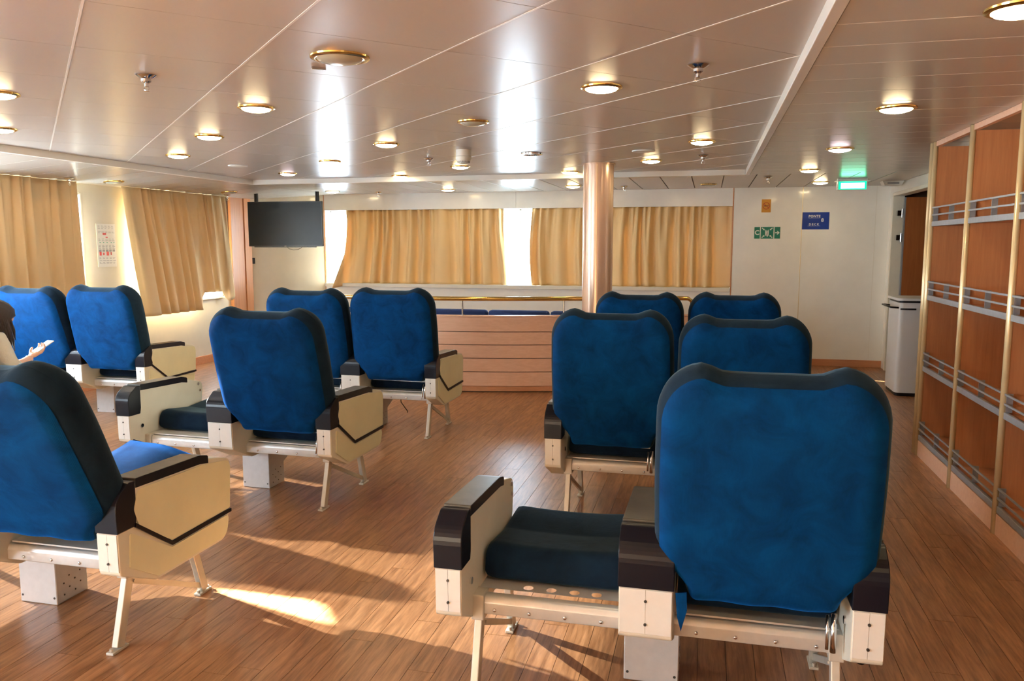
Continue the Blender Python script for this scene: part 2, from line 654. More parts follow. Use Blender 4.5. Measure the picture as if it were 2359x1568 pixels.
# tray edge trims
m = MB(); m.box(TX1 - .03, TX1 + .012, YB, TY1 + .012, ZP - .004, ZM + .005, bev=.003)
struct('trim_1', m, M['trimw'])
m = MB(); m.box(TX0 - .012, TX0 + .03, YB, TY1 + .012, ZP - .004, ZM + .005, bev=.003)
struct('trim_2', m, M['trimw'])
m = MB(); m.box(TX0 + .031, TX1 - .031, TY1 - .03, TY1 + .012, ZP - .004, ZM + .005, bev=.003)
struct('trim_3', m, M['trimw'])
# perimeter ceiling: backing + slats
pc = struct('ceiling_border', bx(TX1 + .013, 5.2, YB, YF + .2, ZP + .008, ZP + .05), M['darkgap'])
pcf = obj('ceiling_backing', bx(TX0 - .011, TX1 + .012, TY1 + .013, YF + .2, ZP + .008, ZP + .05), M['darkgap'], pc)
y = 2.825 - 0.304 * 12
while y < TY1:
    y1 = min(y + .304, TY1 + .012)
    o = obj('ceiling_slat', bx(TX1 + .014, XR + .02, y + .004, y1 - .004, ZP, ZP + .008, bev=.0015), M['slat'], pc)
    y += .304
x = 0.121 - 0.323 * 17
while x < 4.0:
    x0, x1 = max(x, TX0 - .01), min(x + .323, 4.2)
    if x1 > TX0:
        obj('ceiling_slat', bx(x0 + .005, x1 - .005, TY1 + .014, YF + .1, ZP, ZP + .008, bev=.0015), M['slat'], pc)
    x += .323
# left border, falling slightly towards the ship's side
zl = 2.115
lb = MB()
lb.prism([(TX0 - .012, ZP + .008), (XL - .1, zl), (XL - .1, zl + .05), (TX0 - .012, ZP + .05)], 'y', YB, YF + .2)
lbo = obj('ceiling_backing', lb, M['backing'], pc)
y = YB
k = (ZP - zl) / (TX0 - XL)
while y < YF + .1:
    m = MB()
    m.prism([(TX0 - .013, ZP), (XL - .05, zl - k * .05 - .002), (XL - .05, zl - k * .05 + .006), (TX0 - .013, ZP + .008)], 'y', y + .003, y + .301)
    obj('ceiling_slat', m, M['slat'], pc)
    y += .304

# ------------------------------------------------------------------ walls
# left wall with window openings: (y0, y1)
WZ0, WZ1 = 0.83, 2.02
wins_l = [(-2.4, -1.0), (-0.7, 0.7), (3.20, 5.45), (5.72, 6.88), (7.64, 9.22)]
wl = MB()
ys = [YB] + [v for w_ in wins_l for v in w_] + [9.86]
for i in range(0, len(ys), 2):
    wl.box(XL - .14, XL, ys[i], ys[i + 1], 0, zl + .03)
for a, b in wins_l:
    wl.box(XL - .14, XL, a, b, 0, WZ0 - .02)
    wl.box(XL - .14, XL, a, b, WZ1, zl + .03)
struct('wall_left', wl, M['wallw'])
for i, (a, b) in enumerate(wins_l):
    fr = MB()
    x0, x1 = XL - .135, XL + .006
    t_ = .022
    fr.box(x0, x1, a, a + t_, WZ0, WZ1, bev=.004)
    fr.box(x0, x1, b - t_, b, WZ0, WZ1, bev=.004)
    fr.box(x0, x1, a + t_, b - t_, WZ1 - t_, WZ1, bev=.004)
    wn = struct('window_%d' % (i + 1), fr, M['sill'])
    obj('pane', bx(XL - .115, XL - .109, a + t_, b - t_, WZ0, WZ1 - t_), M['glass'], wn)
    sm = MB()
    sm.box(XL - .135, XL + .03, a - .01, b + .01, WZ0 - .025, WZ0, bev=.004)
    sl = obj('window_sill', sm, M['sill'], wn)
    portal((XL - .16, (a + b) / 2, (WZ0 + WZ1) / 2), (0, R(-90), 0), WZ1 - WZ0, b - a)
# dark strip painted in for the shaded gap between side curtain and post
for yy in (9.39,):
    struct('gap_shade', bx(XL, XL + .014, 9.235, 9.405, 0.83, zl), M['darkgap'])
# wood corner post
m = MB()
m.box(XL, XL + .05, 9.41, 9.70, 0, zl + .01, bev=.004)
m.box(XL, XL + .065, 9.702, 9.86, 0, zl + .01, bev=.004)
struct('trim_5', m, M['wood'])
struct('baseboard_left', bx(XL, XL + .018, YB, 9.40, 0, .10, bev=.003), M['skirt'])
# diagonal wall behind the television
dA, dB = Vector((XL, 9.84, 0)), Vector((XJ, YF + .02, 0))
dd = (dB - dA); dl = dd.length; dang = math.atan2(dd.y, dd.x)
m = MB(); m.box(0, dl, 0, .06, 0, 2.215)
dw = struct('wall_diagonal', m, M['wallw'])
dw.location = dA; dw.rotation_euler = (0, 0, dang)
m = MB(); m.box(dl - .02, dl + .002, -.006, .05, 0, 2.195, bev=.003)
o = struct('trim_6', m, M['wood']); o.location = dA; o.rotation_euler = (0, 0, dang)
m = MB(); m.box(0.0, dl, -.018, 0, 0, .10)
o = struct('baseboard_diagonal', m, M['skirt']); o.location = dA; o.rotation_euler = (0, 0, dang)
# far wall
FZ0, FZ1, FX1 = 0.955, 1.98, 0.262
m = MB()
for a, b in ((XJ, -2.531), (-2.528, FX1 + .004)):
    m.box(a, b, YF, YF + .25, FZ1, ZP + .01)
m.box(XJ, FX1 + .004, YF, YF + .25, 0, FZ0 - .05)
for a, b in ((FX1 + .018, 1.09), (1.096, XR + .1)):
    m.box(a, b, YF - .003, YF + .25, 0, ZP + .01)
struct('wall_far', m, M['wall'])
struct('trim_7', bx(FX1 + .004, FX1 + .018, YF - .008, YF + .2, 0, ZP, bev=.002), M['skirt'])
struct('trim_8', bx(1.0895, 1.0965, YF - .005, YF + .1, .1, ZP, bev=.001), M['goldpost'])
struct('trim_9', bx(1.93, 1.934, YF - .0045, YF + .1, .1, ZP), M['sill'])
struct('baseboard_far', bx(FX1 + .03, XR, YF - .02, YF - .003, 0, .085, bev=.003), M['skirt'])
struct('baseboard_far_left', bx(XJ, FX1, YF - .017, YF, 0, .085, bev=.003), M['skirt'])
fr = MB()
GY = YF + .19
for a in (XJ, -3.95, -2.52, -1.1, FX1 - .03):
    fr.box(a, a + .03, GY - .02, GY + .03, FZ0, FZ1, bev=.004)
fr.box(XJ, FX1, GY - .02, GY + .03, FZ1 - .02, FZ1 + .01)
fw_ = struct('window_6', fr, M['sill'])
for a, b in ((XJ, -3.95), (-3.92, -2.52), (-2.49, -1.1), (-1.07, FX1 - .03)):
    obj('pane', bx(a, b, GY, GY + .006, FZ0, FZ1), M['glass'], fw_)
obj('window_sill', bx(XJ, FX1, YF - .03, YF + .22, FZ0 - .05, FZ0, bev=.004), M['sill'], fw_)
portal(((XJ + FX1) / 2, GY + .06, (FZ0 + FZ1) / 2), (R(-90), 0, 0), FX1 - XJ, FZ1 - FZ0)
# right wall: behind shelves, doorway, corner return
m = MB()
m.box(1.97, XR + .1, YB, 6.22, 0, ZP + .01)
m.box(XR, XR + .1, 6.22, 7.6, 0, ZP + .01)
m.box(XR, XR + .1, 7.6, 10.24, 2.095, ZP + .01)
m.box(XR, XR + .1, 10.24, YF + .1, 0, ZP + .01)
struct('wall_right', m, M['wall'])
m = MB(); m.box(XR - .012, XR + .11, 10.20, 10.245, 0, 2.095, bev=.004)
m.box(XR - .012, XR + .11, 7.6, 7.64, 0, 2.095, bev=.004)
m.box(XR - .012, XR + .11, 7.64, 10.20, 2.06, 2.10, bev=.004)
dr = struct('door_1', m, M['inner'])
lm = MB(); lm.box(XR + .10, XR + 1.0, 10.08, 10.125, 0.01, 2.04, mi=0)
lf = obj('door_leaf', lm, M['door'], dr)
obj('leaf_edge', bx(XR + .084, XR + .0995, 10.078, 10.127, 0.01, 2.04), M['alu'], dr)
for zz in (1.58, 1.86, 0.4):
    hm = MB()
    hm.tube([(XR + .07, 10.10, zz - .05), (XR + .07, 10.10, zz + .05)], .009)
    hm.box(XR + .02, XR + .07, 10.1, 10.19, zz - .03, zz + .03)
    obj('hinge', hm, M['chrome'], dr, angle=40)
# corridor beyond the door
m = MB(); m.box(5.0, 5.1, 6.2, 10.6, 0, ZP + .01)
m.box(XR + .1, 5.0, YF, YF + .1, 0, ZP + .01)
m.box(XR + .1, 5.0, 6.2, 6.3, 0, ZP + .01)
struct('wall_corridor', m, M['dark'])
# back wall
m = MB()
m.box(XL - .1, XR + .1, YB - .1, YB, 0, ZM + .1)
struct('wall_back', m, M['wallw'])
# deck outside (catches light below the windows)
struct('deck_outside', bx(-14, XL - .5, -14, 20, -.4, -.3), M['deck'])
struct('deck_outside_front', bx(-14, 8, YF + 1.0, 20, -.3, -.2), M['deck'])

# ------------------------------------------------------------------ curtains
def curtain(name, label, fn, ns, nz, matl, cat='curtain', group=None):
    """fn(s,t) -> point; s 0..1 across, t 0..1 downwards"""
    b = bmesh.new()
    g = [[b.verts.new(fn(i / ns, j / nz)) for i in range(ns + 1)] for j in range(nz + 1)]
    for j in range(nz):
        for i in range(ns):
            b.faces.new((g[j][i], g[j][i + 1], g[j + 1][i + 1], g[j + 1][i]))
    me = bpy.data.meshes.new(name)
    b.to_mesh(me); b.free()
    me.materials.append(matl)
    me.shade_smooth()
    o = link(name, me)
    md = o.modifiers.new('thickness', 'SOLIDIFY')
    md.thickness = .002
    return tag(o, label, cat, group)


def folds(n, seed, amp):
    rn = random.Random(seed)
    cen = sorted((k + .5 + rn.uniform(-.28, .28)) / n for k in range(n))
    ph = [rn.uniform(0, 6.28) for _ in range(4)]
    wid = [rn.uniform(.7, 1.2) for _ in range(n)]

    def f(s, t):
        # random fold phase: warp s by cumulative irregularity
        w = s * n + .35 * math.sin(s * 9 + ph[0]) + .25 * math.sin(s * 23 + ph[1])
        # upper folds (pleats, twice as many) fade into wide ones
        top = math.sin(2 * math.pi * w * 1.5 + ph[2])
        low = math.sin(2 * math.pi * w * .8 + ph[3] + .5 * t * math.sin(s * 17))
        sharp = lambda q: math.copysign(abs(q) ** .75, q)
        k_ = min(1, t * 1.6)
        a = sharp(top) * .55 * (1 - k_) + sharp(low) * (.35 + .65 * k_) + .25 * top * k_ * .5
        return amp * a
    return f


# far window curtains
CY = YF + .06
f1 = folds(14, 3, .055)


def c1(s, t):
    xa, xb = -5.01 + (.06 - .16 * t) * math.sin(t * 1.6), -2.71 + .08 * max(0, t - .3)
    if s < .12 and t > .55:
        xa -= .0
    x = xa + (xb - xa) * s
    z = 1.99 + (FZ0 - .001 - 1.99) * t
    y = CY + f1(s, t)
    k_ = max(0, 1 - s / .07) * max(0, (t - .6) / .4)
    y -= .22 * k_
    z -= .07 * k_
    x -= .03 * k_
    return (x, y, z)


curtain('curtain', 'wide pleated ochre curtain on the far window, left of the bare gap', c1, 420, 26, M['curtain'], group=None)
f2 = folds(15, 11, .055)


def c2(s, t):
    xa, xb = -2.315 - .03 * math.sin(t * 3.1), .266
    x = xa + (xb - xa) * s
    return (x, CY + f2(s, t), 1.99 + (FZ0 - .001 - 1.99) * t)


curtain('curtain', 'wide pleated ochre curtain on the far window, behind the round pillar', c2, 420, 26, M['curtain'])
f3 = folds(12, 5, .035)


def c3(s, t):   # second left-wall curtain, hem hanging lower at its near side
    ya, yb = 7.38 + .22 * t ** 1.1, 9.27 + .10 * t
    y = ya + (yb - ya) * s
    ztop = 2.118
    zb = .70 if s < .55 else .70 + .20 * min(1, (s - .55) / .10)
    if s > .86:
        q = (s - .86) / .14
        zb = .90 - .13 * math.sin(math.pi * min(1, q * 1.1))
    z = ztop + (zb - ztop) * t
    x = XL + .075 + .05 * t * (1 if s < .6 else .5) + f3(s, t)
    return (x, y, z)


curtain('curtain', 'ochre curtain with a ragged low hem on the side wall, beside the television', c3, 320, 30, M['curtainl'])
f4 = folds(8, 21, .035)


def c4(s, t):
    ya, yb = 5.50, 6.725 + .035 * t
    return (XL + .085 + f4(s, t) * .9, ya + (yb - ya) * s, 2.118 + (.72 - 2.118) * t)


curtain('curtain', 'ochre curtain on the side wall at the left edge, left of the notice', c4, 240, 24, M['curtainl'])
f5 = folds(12, 31, .02)


def gap(z):  # slit between the unseen cloths, shaped to cast the sun patch on the floor
    if z < 1.36:
        return -.03
    if z < 1.52:
        return .01 + .11 * (z - 1.36) / .16
    return max(-.03, .12 - 3.5 * (z - 1.52))


def c5(s, t):
    z = 2.05 + (.85 - 2.05) * t
    return (XL + .04 + f5(s, t) * .4, 3.21 + (3.93 - 3.21) * s, z)


def c6(s, t):
    z = 2.05 + (.85 - 2.05) * t
    ya = 3.93 + gap(z)
    return (XL + .075 + f5(s, t) * .4, ya + (5.44 - ya) * s, z)


curtain('sunveil', 'thin pale voile added out of view to shape the sunlight, nearer half', c5, 60, 20, M['sheer'])  # both halves are unseen, added to filter and shape the sun
curtain('sunveil', 'thin pale voile added out of view to shape the sunlight, farther half', c6, 120, 90, M['sheer'])
# notice on the left wall
nm = MB(); nm.box(XL + .001, XL + .006, 7.055, 7.325, 1.265, 1.715)
no = obj('notice', nm, M['paper'])
tag(no, 'laminated paper notice with rows of small print between two side curtains', 'notice')
pr = MB()
rn = random.Random(4)
for zz in (1.690, 1.680, 1.665, 1.63, 1.62, 1.555, 1.545, 1.535, 1.49, 1.48, 1.475, 1.465, 1.455, 1.36, 1.35, 1.33, 1.31, 1.30):
    for c in range(5):
        y0 = 7.075 + c * .049
        pr.box(XL + .006, XL + .0066, y0, y0 + rn.uniform(.02, .042), zz, zz + .004)
for c in range(5):
    pr.box(XL + .006, XL + .0066, 7.075 + c * .049, 7.11 + c * .049, 1.425, 1.448)
    pr.box(XL + .006, XL + .0066, 7.075 + c * .049, 7.11 + c * .049, 1.435, 1.44)
tag(obj('print', pr, M['ink'], no), kind='stuff')
pr = MB()
for y0, z0, w, h in ((7.08, 1.385, .03, .04), (7.13, 1.39, .02, .025), (7.18, 1.385, .035, .04), (7.24, 1.39, .015, .03), (7.14, 1.60, .05, .02), (7.18, 1.57, .03, .01)):
    pr.box(XL + .006, XL + .0068, y0, y0 + w, z0, z0 + h)
tag(obj('print', pr, M['inkred'], no), kind='stuff')
pr = MB()
for y0 in (7.09, 7.14, 7.19, 7.25, 7.29):
    pr.box(XL + .006, XL + .0068, y0, y0 + .014, 1.515, 1.525)
tag(obj('print', pr, M['inkgreen'], no), kind='stuff')

# ------------------------------------------------------------------ television
tv = thing('television', 'black flat television hung from the ceiling on two poles', 'television', (-5.33, 9.35, 1.475))
tv.rotation_euler = (0, 0, R(3))
m = MB(); m.box(-.515, .515, 0, .035, 0, .575, bev=.004); m.box(-.35, .35, .03, .07, .1, .45, bev=.01)
obj('casing', m, M['bezel'], tv)
obj('screen', bx(-.503, .503, -.002, .001, .014, .563), M['screen'], tv)
obj('badge', bx(-.012, .014, -.0035, -.001, .003, .009), M['chrome'], tv)
m = MB(); m.box(-.44, .42, .0, .03, -.012, -.001, bev=.002)
obj('sensor_bar', m, M['bezel'], tv)
for sx in (-.42, .43):
    m = MB(); m.tube([(sx - .014, .06, .5), (sx - .014, .06, .700)], .014, 12); m.tube([(sx + .014, .06, .5), (sx + .014, .06, .700)], .014, 12)
    obj('pole', m, M['bezel'], tv, angle=40)
m = MB(); m.tube([(.0, .03, -.0), (.03, .035, -.03), (.09, .04, -.045), (.15, .04, -.04), (.2, .035, -.02), (.22, .03, 0)], .003, 6)
obj('cable', m, M['cable'], tv, smooth=True)
# wall switch on the diagonal wall
m = MB(); m.box(.035, .10, -.012, 0, 1.235, 1.315, bev=.004)
sw = obj('socket', m, M['black']); sw.location = dA; sw.rotation_euler = (0, 0, dang)
tag(sw, 'small black wall socket left of and below the television', 'socket')
m = MB(); m.box(.05, .085, -.0145, -.0115, 1.25, 1.30, bev=.001)
obj('rocker', m, M['bezel'], sw)

# ------------------------------------------------------------------ pillar
pl = thing('pillar', 'round pink-beige pillar with a vertical seam, floor to ceiling', 'pillar', (-1.03, 7.55, 0))
pm = mat('pillar_metallic', (0.66, 0.44, 0.32), 0.26, metal=0.45)
m = MB(); m.lathe([(.142, 0), (.142, 2.245)], 48)
obj('shaft', m, pm, pl, smooth=True)
m = MB(); m.lathe([(.142, 2.235), (.156, 2.235), (.156, 2.249), (.142, 2.249)], 48)
obj('collar', m, pm, pl, angle=40)
m = MB(); a_ = R(-97); m.box(-.004, .004, -.1455, -.140, 0, 2.235)
o = obj('seam_strip', m, M['goldpost'], pl); o.rotation_euler = (0, 0, R(-7) + R(9))

# ------------------------------------------------------------------ curved partition, handrail, sofa
curve = [(-4.3, 7.74), (-3.9, 7.68), (-3.4, 7.64), (-2.9, 7.63), (-2.42, 7.665), (-2.0, 7.74), (-1.59, 7.85), (-1.1, 8.00), (-.6, 8.17), (-.19, 8.32), (.05, 8.41)]


def cr_spline(P, n):
    out = []
    for i in range(len(P) - 1):
        p0, p1, p2, p3 = P[max(i - 1, 0)], P[i], P[i + 1], P[min(i + 2, len(P) - 1)]
        for k in range(n):
            t = k / n
            out.append(tuple(.5 * ((2 * p1[j]) + (-p0[j] + p2[j]) * t + (2 * p0[j] - 5 * p1[j] + 4 * p2[j] - p3[j]) * t * t + (-p0[j] + 3 * p1[j] - 3 * p2[j] + p3[j]) * t ** 3) for j in range(len(p1))))
    out.append(tuple(P[-1]))
    return out


cv = cr_spline(curve, 5)


def ribbon(o0, o1, z0, z1, pts=cv):
    m = MB()
    n = len(pts)
    rows = []
    for i, p in enumerate(pts):
        a, b = pts[max(i - 1, 0)], pts[min(i + 1, n - 1)]
        d = Vector((b[0] - a[0], b[1] - a[1])).normalized()
        nr = Vector((-d.y, d.x))
        rows.append([m.b.verts.new((p[0] + nr.x * o_, p[1] + nr.y * o_, z)) for o_, z in ((o0, z0), (o0, z1), (o1, z1), (o1, z0))])
    for a, b in zip(rows, rows[1:]):
        for k_ in range(4):
            m.b.faces.new((a[k_], a[(k_ + 1) % 4], b[(k_ + 1) % 4], b[k_]))
    m.b.faces.new(rows[0]); m.b.faces.new(rows[-1][::-1])
    return m


pa = thing('partition', 'low curved partition of pale pink boards with brass handrail behind the seats', 'partition', (-2.1, 7.75, 0))
def pobj(name, mb, mt, **k):
    o = obj(name, mb, mt, pa, **k)
    o.location = (2.1, -7.75, 0)
    return o
for z0, z1 in ((.066, .208), (.215, .347), (.354, .485), (.492, .618), (.625, .770)):
    pobj('board', ribbon(0, .018, z0, z1), M['pink'], angle=30)
pobj('skirting', ribbon(.004, .02, .012, .062), M['skirt'], angle=30)
pobj('core', ribbon(.0185, .06, 0.0, .772), M['darkgap'], angle=30)
pobj('capping', ribbon(-.006, .066, .7725, .787), M['pink'], angle=30)
cvm = [(p[0], p[1] + .03, .955) for p in cv if p[0] < -.26]
cvm += [(-.20, 8.352, .950), (-.16, 8.365, .92), (-.15, 8.37, .79)]
m = MB(); m.tube(cvm, .022, 12)
pobj('handrail', m, M['brass'], smooth=True)
for px_ in (-3.6, -2.42, -1.42):
    yy = min(cv, key=lambda p: abs(p[0] - px_))[1] + .03
    m = MB(); m.tube([(px_, yy, .785), (px_, yy, .94)], .009, 10); m.lathe([(.02, .787), (.02, .791), (0, .791)], 14, c=(px_, yy, 0))
    pobj('rail_post', m, M['chrome'], angle=40)
# sofa
so = thing('bench_sofa', 'long blue upholstered bench behind the partition with separate back cushions', 'sofa', (-2.2, 8.75, 0))
m = MB(); m.box(-1.95, 1.85, -.28, .22, .02, .28)
obj('base', m, M['skirt'], so)
x = -3.05 - .695 * 2
while x < -.5:
    m = MB(); m.box(x + 2.2 + .006, x + .695 + 2.2 - .006, -.25, .24, .285, .42, bev=.03)
    obj('seat_cushion', m, M['sofa'], so, smooth=True)
    m = MB(); m.box(x + 2.2 + .006, x + .695 + 2.2 - .006, -.36, -.255, .28, .785, bev=.035)
    obj('back_cushion', m, M['sofa'], so, smooth=True)
    x += .695

# ------------------------------------------------------------------ shelf unit
su = thing('shelf_unit', 'tall cherry-wood shelf unit with railed shelves along the right wall', 'shelves', (1.48, 4.6, 0))
SO = (-1.48, -4.6, 0)
def sobj(name, mb, mt, parent=None, **k):
    o = obj(name, mb, mt, parent or su, **k)
    if not parent:
        o.location = SO
    return o
posts = [6.105 - .803 * k_ for k_ in range(9)]
SD = 1.962
sobj('back_panel', bx(1.950, SD, posts[-1], 6.18, .0, 2.198), M['wood'])
for i, yy in enumerate(posts + [6.185]):
    sobj('divider', bx(1.492, 1.9495, yy - .010, yy + .010, 0, 2.165), M['wood'])
    pm_ = MB(); pm_.tube([(1.488, yy, 0), (1.488, yy, 2.198)], .017, 12)
    sobj('post', pm_, M['goldpost'], smooth=True)
for i in range(8):
    ya, yb = posts[i + 1] + .011, posts[i] - .011
    sobj('header', bx(1.485, 1.515, ya + .008, yb - .008, 2.165, 2.199, bev=.002), M['pink'])
    sobj('plinth', bx(1.485, 1.51, ya + .008, yb - .008, 0, .112, bev=.002), M['pink'])
    for z in (.119, .614, 1.116, 1.624):
        sh = sobj('shelf', bx(1.505, 1.949, ya, yb, z + .004, z + .024), M['wood'])
        obj('edge_strip', bx(1.484, 1.5045, ya + .012, yb - .012, z, z + .034, bev=.002), M['alu'], sh)
        for dz in (.072, .122):
            obj('rail', bx(1.482, 1.489, ya + .014, yb - .014, z + dz, z + dz + .010), M['alu'], sh)
        for yy in (yb - .02, (ya + yb) / 2, ya + .02):
            obj('upright', bx(1.4895, 1.520, yy - .002, yy + .002, z + .034, z + .132), M['alu'], sh)

# ------------------------------------------------------------------ bin by the door
bi = thing('waste_bin', 'white upright waste bin with dark handle standing in the doorway', 'bin', (2.03, 8.72, 0))
m = MB(); m.prism(rounded([(-.2, -.23, .05), (.24, -.23, .05), (.24, .25, .03), (-.2, .25, .03)]), 'z', .035, .93)
obj('body', m, M['bin'], bi, angle=30)
m = MB(); m.prism(rounded([(-.195, -.225, .05), (.235, -.225, .05), (.235, .245, .03), (-.195, .245, .03)]), 'z', .931, .95)
obj('gasket', m, M['black'], bi, angle=30)
m = MB(); m.prism(rounded([(-.215, -.245, .06), (.255, -.245, .06), (.255, .265, .04), (-.215, .265, .04)]), 'z', .951, .975)
obj('lid', m, M['bin'], bi, angle=30)
m = MB(); m.prism(rounded([(-.19, -.22, .05), (.23, -.22, .05), (.23, .24, .03), (-.19, .24, .03)]), 'z', 0.0, .034)
obj('base', m, M['black'], bi, angle=30)
m = MB(); m.tube([(-.2, -.2, .88), (-.27, -.2, .885), (-.27, .2, .885), (-.2, .2, .88)], .009, 8)
m.tube([(-.19, -.235, .87), (-.05, -.245, .87)], .008, 8)
obj('handle', m, M['black'], bi, smooth=True)
obj('body_seam', bx(.17, .172, -.2315, -.2295, .04, .93), M['alu'], bi)

# ------------------------------------------------------------------ wall signs
def flat_sign(name, label, cat, x0, x1, z0, z1, mt, d=.004):
    o = thing(name, label, cat, ((x0 + x1) / 2, YF - .003, (z0 + z1) / 2))
    obj('plate', bx(-(x1 - x0) / 2, (x1 - x0) / 2, -d, 0, -(z1 - z0) / 2, (z1 - z0) / 2), mt, o)
    return o
def txt(o, s, size, x, z, mt, space=1.0, d=-.0045, name='lettering', sx=1.0):
    t_ = link(name, text_mesh(s, size, mt, space=space), o, (x, d, z), (R(90), 0, 0))
    t_.scale = (sx, 1, 1)
    return t_
dk = flat_sign('deck_sign', 'blue sign reading PONTE 8 DECK', 'sign', 1.096, 1.407, 1.684, 1.892, M['blue'])
txt(dk, 'PONTE', .040, -.015, .055, M['signw'], 1.1, sx=1.0)
txt(dk, '8', .058, .078, .006, M['signw'])
txt(dk, 'DECK', .036, -.018, -.043, M['signw'], 1.45)
obj('underline', bx(-.085, .053, -.0052, -.004, .032, .034), M['signw'], dk)
obj('underline', bx(-.092, .056, -.0052, -.004, -.064, -.062), M['signw'], dk)
gs = thing('muster_sign', 'green and white assembly point sign with letter C and arrow', 'sign', (.69, YF - .003, 1.645))
for a, b, nm_ in ((-.154, -.088, 'letter_panel'), (-.076, .074, 'figure_panel'), (.086, .154, 'arrow_panel')):
    obj(nm_, bx(a, b, -.004, 0, -.072, .072), M['green'], gs)
obj('backing_plate', bx(-.157, .157, -.0015, 0, -.075, .075), M['signw'], gs)
txt(gs, 'C', .080, -.121, 0, M['signw'])
m = MB()
m.prism([(.094, -.006), (.125, -.006), (.112, -.022), (.124, -.022), (.148, 0), (.124, .022), (.112, .022), (.125, .006), (.094, .006)], 'y', -.0052, -.004)
obj('arrow', m, M['signw'], gs)
m = MB()
for sx in (-1, 1):
    for sz in (-1, 1):
        # arrow head pointing to the centre plus tail in the corner
        P_ = [(.030, .030), (.052, .034), (.046, .040), (.066, .056), (.058, .064), (.040, .046), (.034, .052)]
        m.prism([(sx * a - .001, sz * b) for a, b in P_], 'y', -.0052, -.004)
for cx_, h in ((-.018, .034), (-.004, .030), (.012, .034), (.002, .018)):
    m.lathe([(0, -.0005), (.0055, -.0005), (.0055, .0005), (0, .0005)], 10)
    m.prism([(cx_ - .007, h - .045), (cx_ - .007, h - .012), (cx_ + .007, h - .012), (cx_ + .007, h - .045), (cx_ + .004, h - .07), (cx_ - .004, h - .07)], 'y', -.0052, -.004)
    m.prism([(cx_ + .0055 * math.cos(k_ * .785), h - .003 + .0055 * math.sin(k_ * .785)) for k_ in range(8)], 'y', -.0052, -.004)
obj('people_symbol', m, M['signw'], gs)
ns = flat_sign('no_smoking_sign', 'orange sign with a red no smoking circle', 'sign', .612, .722, 1.895, 2.055, M['orange'])
m = MB()
N = 24
for k_ in range(N):
    a, b = 2 * math.pi * k_ / N, 2 * math.pi * (k_ + 1) / N
    m.prism([(.036 * math.cos(a), .036 * math.sin(a)), (.043 * math.cos(a), .043 * math.sin(a)), (.043 * math.cos(b), .043 * math.sin(b)), (.036 * math.cos(b), .036 * math.sin(b))], 'y', -.0052, -.004)
m.prism([(-.028, .022), (-.024, .027), (.028, -.022), (.024, -.027)], 'y', -.0053, -.004)
obj('prohibition_ring', m, M['red'], ns)
m = MB(); m.prism([(-.026, -.004), (.014, -.004), (.014, .005), (-.026, .005)], 'y', -.0050, -.004); m.prism([(.018, -.004), (.026, -.004), (.026, .005), (.018, .005)], 'y', -.0050, -.004)
m.prism([(.018, .009), (.022, .009), (.026, .018), (.022, .018)], 'y', -.0050, -.004)
obj('cigarette', m, M['screw'], ns)
# exit sign
ex = thing('exit_sign', 'glowing green exit sign box under the ceiling near the doorway', 'sign', (1.455, 9.2, 2.2))
obj('housing', bx(-.15, .15, .0, .05, -.125, -.001, bev=.004), M['offwhite'], ex)
obj('lit_face', bx(-.138, .138, -.002, -.0002, -.118, -.035), M['exitedge'], ex)
obj('symbol_glow', bx(-.115, .12, -.004, -.0022, -.108, -.05), M['exitlit'], ex)
m = MB(); m.box(-.17, .17, -.03, .06, -.034, -.028)
obj('canopy', m, M['offwhite'], ex)
bxo = thing('emergency_box', 'small white box fixed under the ceiling above the doorway corner', 'fixture', (1.95, 9.75, 2.2))
m = MB(); m.prism([(-.11, -.001), (-.085, -.05), (.085, -.05), (.11, -.001)], 'y', -.08, .08)
obj('body', m, M['offwhite'], bxo)
obj('slot', bx(-.06, .06, -.082, -.0801, -.035, -.015), M['alu'], bxo)

# ------------------------------------------------------------------ ceiling fittings
def lamp_meshes(r):
    m = MB(); m.lathe([(r, 0), (r * .99, -.006), (r * .86, -.012), (r * .80, -.010), (r * .80, -.001)], 32)
    ring = m.mesh('ring', M['brass'], angle=50)
    out = {'ring': ring}
    for k_, mt in (('warm', M['lampwarm']), ('cool', M['lampcool']), ('off', M['lampoff'])):
        m = MB()
        m.lathe([(r * .79, -.008), (r * .72, -.016), (r * .5, -.023), (r * .25, -.027), (0, -.028)], 32)
        out[k_] = m.mesh('lens', mt, smooth=True)
    return out
LM = lamp_meshes(.100)
LB = lamp_meshes(.120)


def downlight(x, y, kind, label, big=False, group=None):
    main = TX0 < x < TX1 and y < TY1
    z = ZM if main else ZP
    if x < TX0 - .01:
        z = ZP - k * (TX0 - x)
    t_ = thing('downlight', label, 'light', (x, y, z - .0005), group=group)
    if x < TX0 - .01:
        t_.rotation_euler = (0, math.atan(-k), 0)
    L_ = LB if big else LM
    link('ring', L_['ring'], t_)
    link('lens', L_[kind], t_)


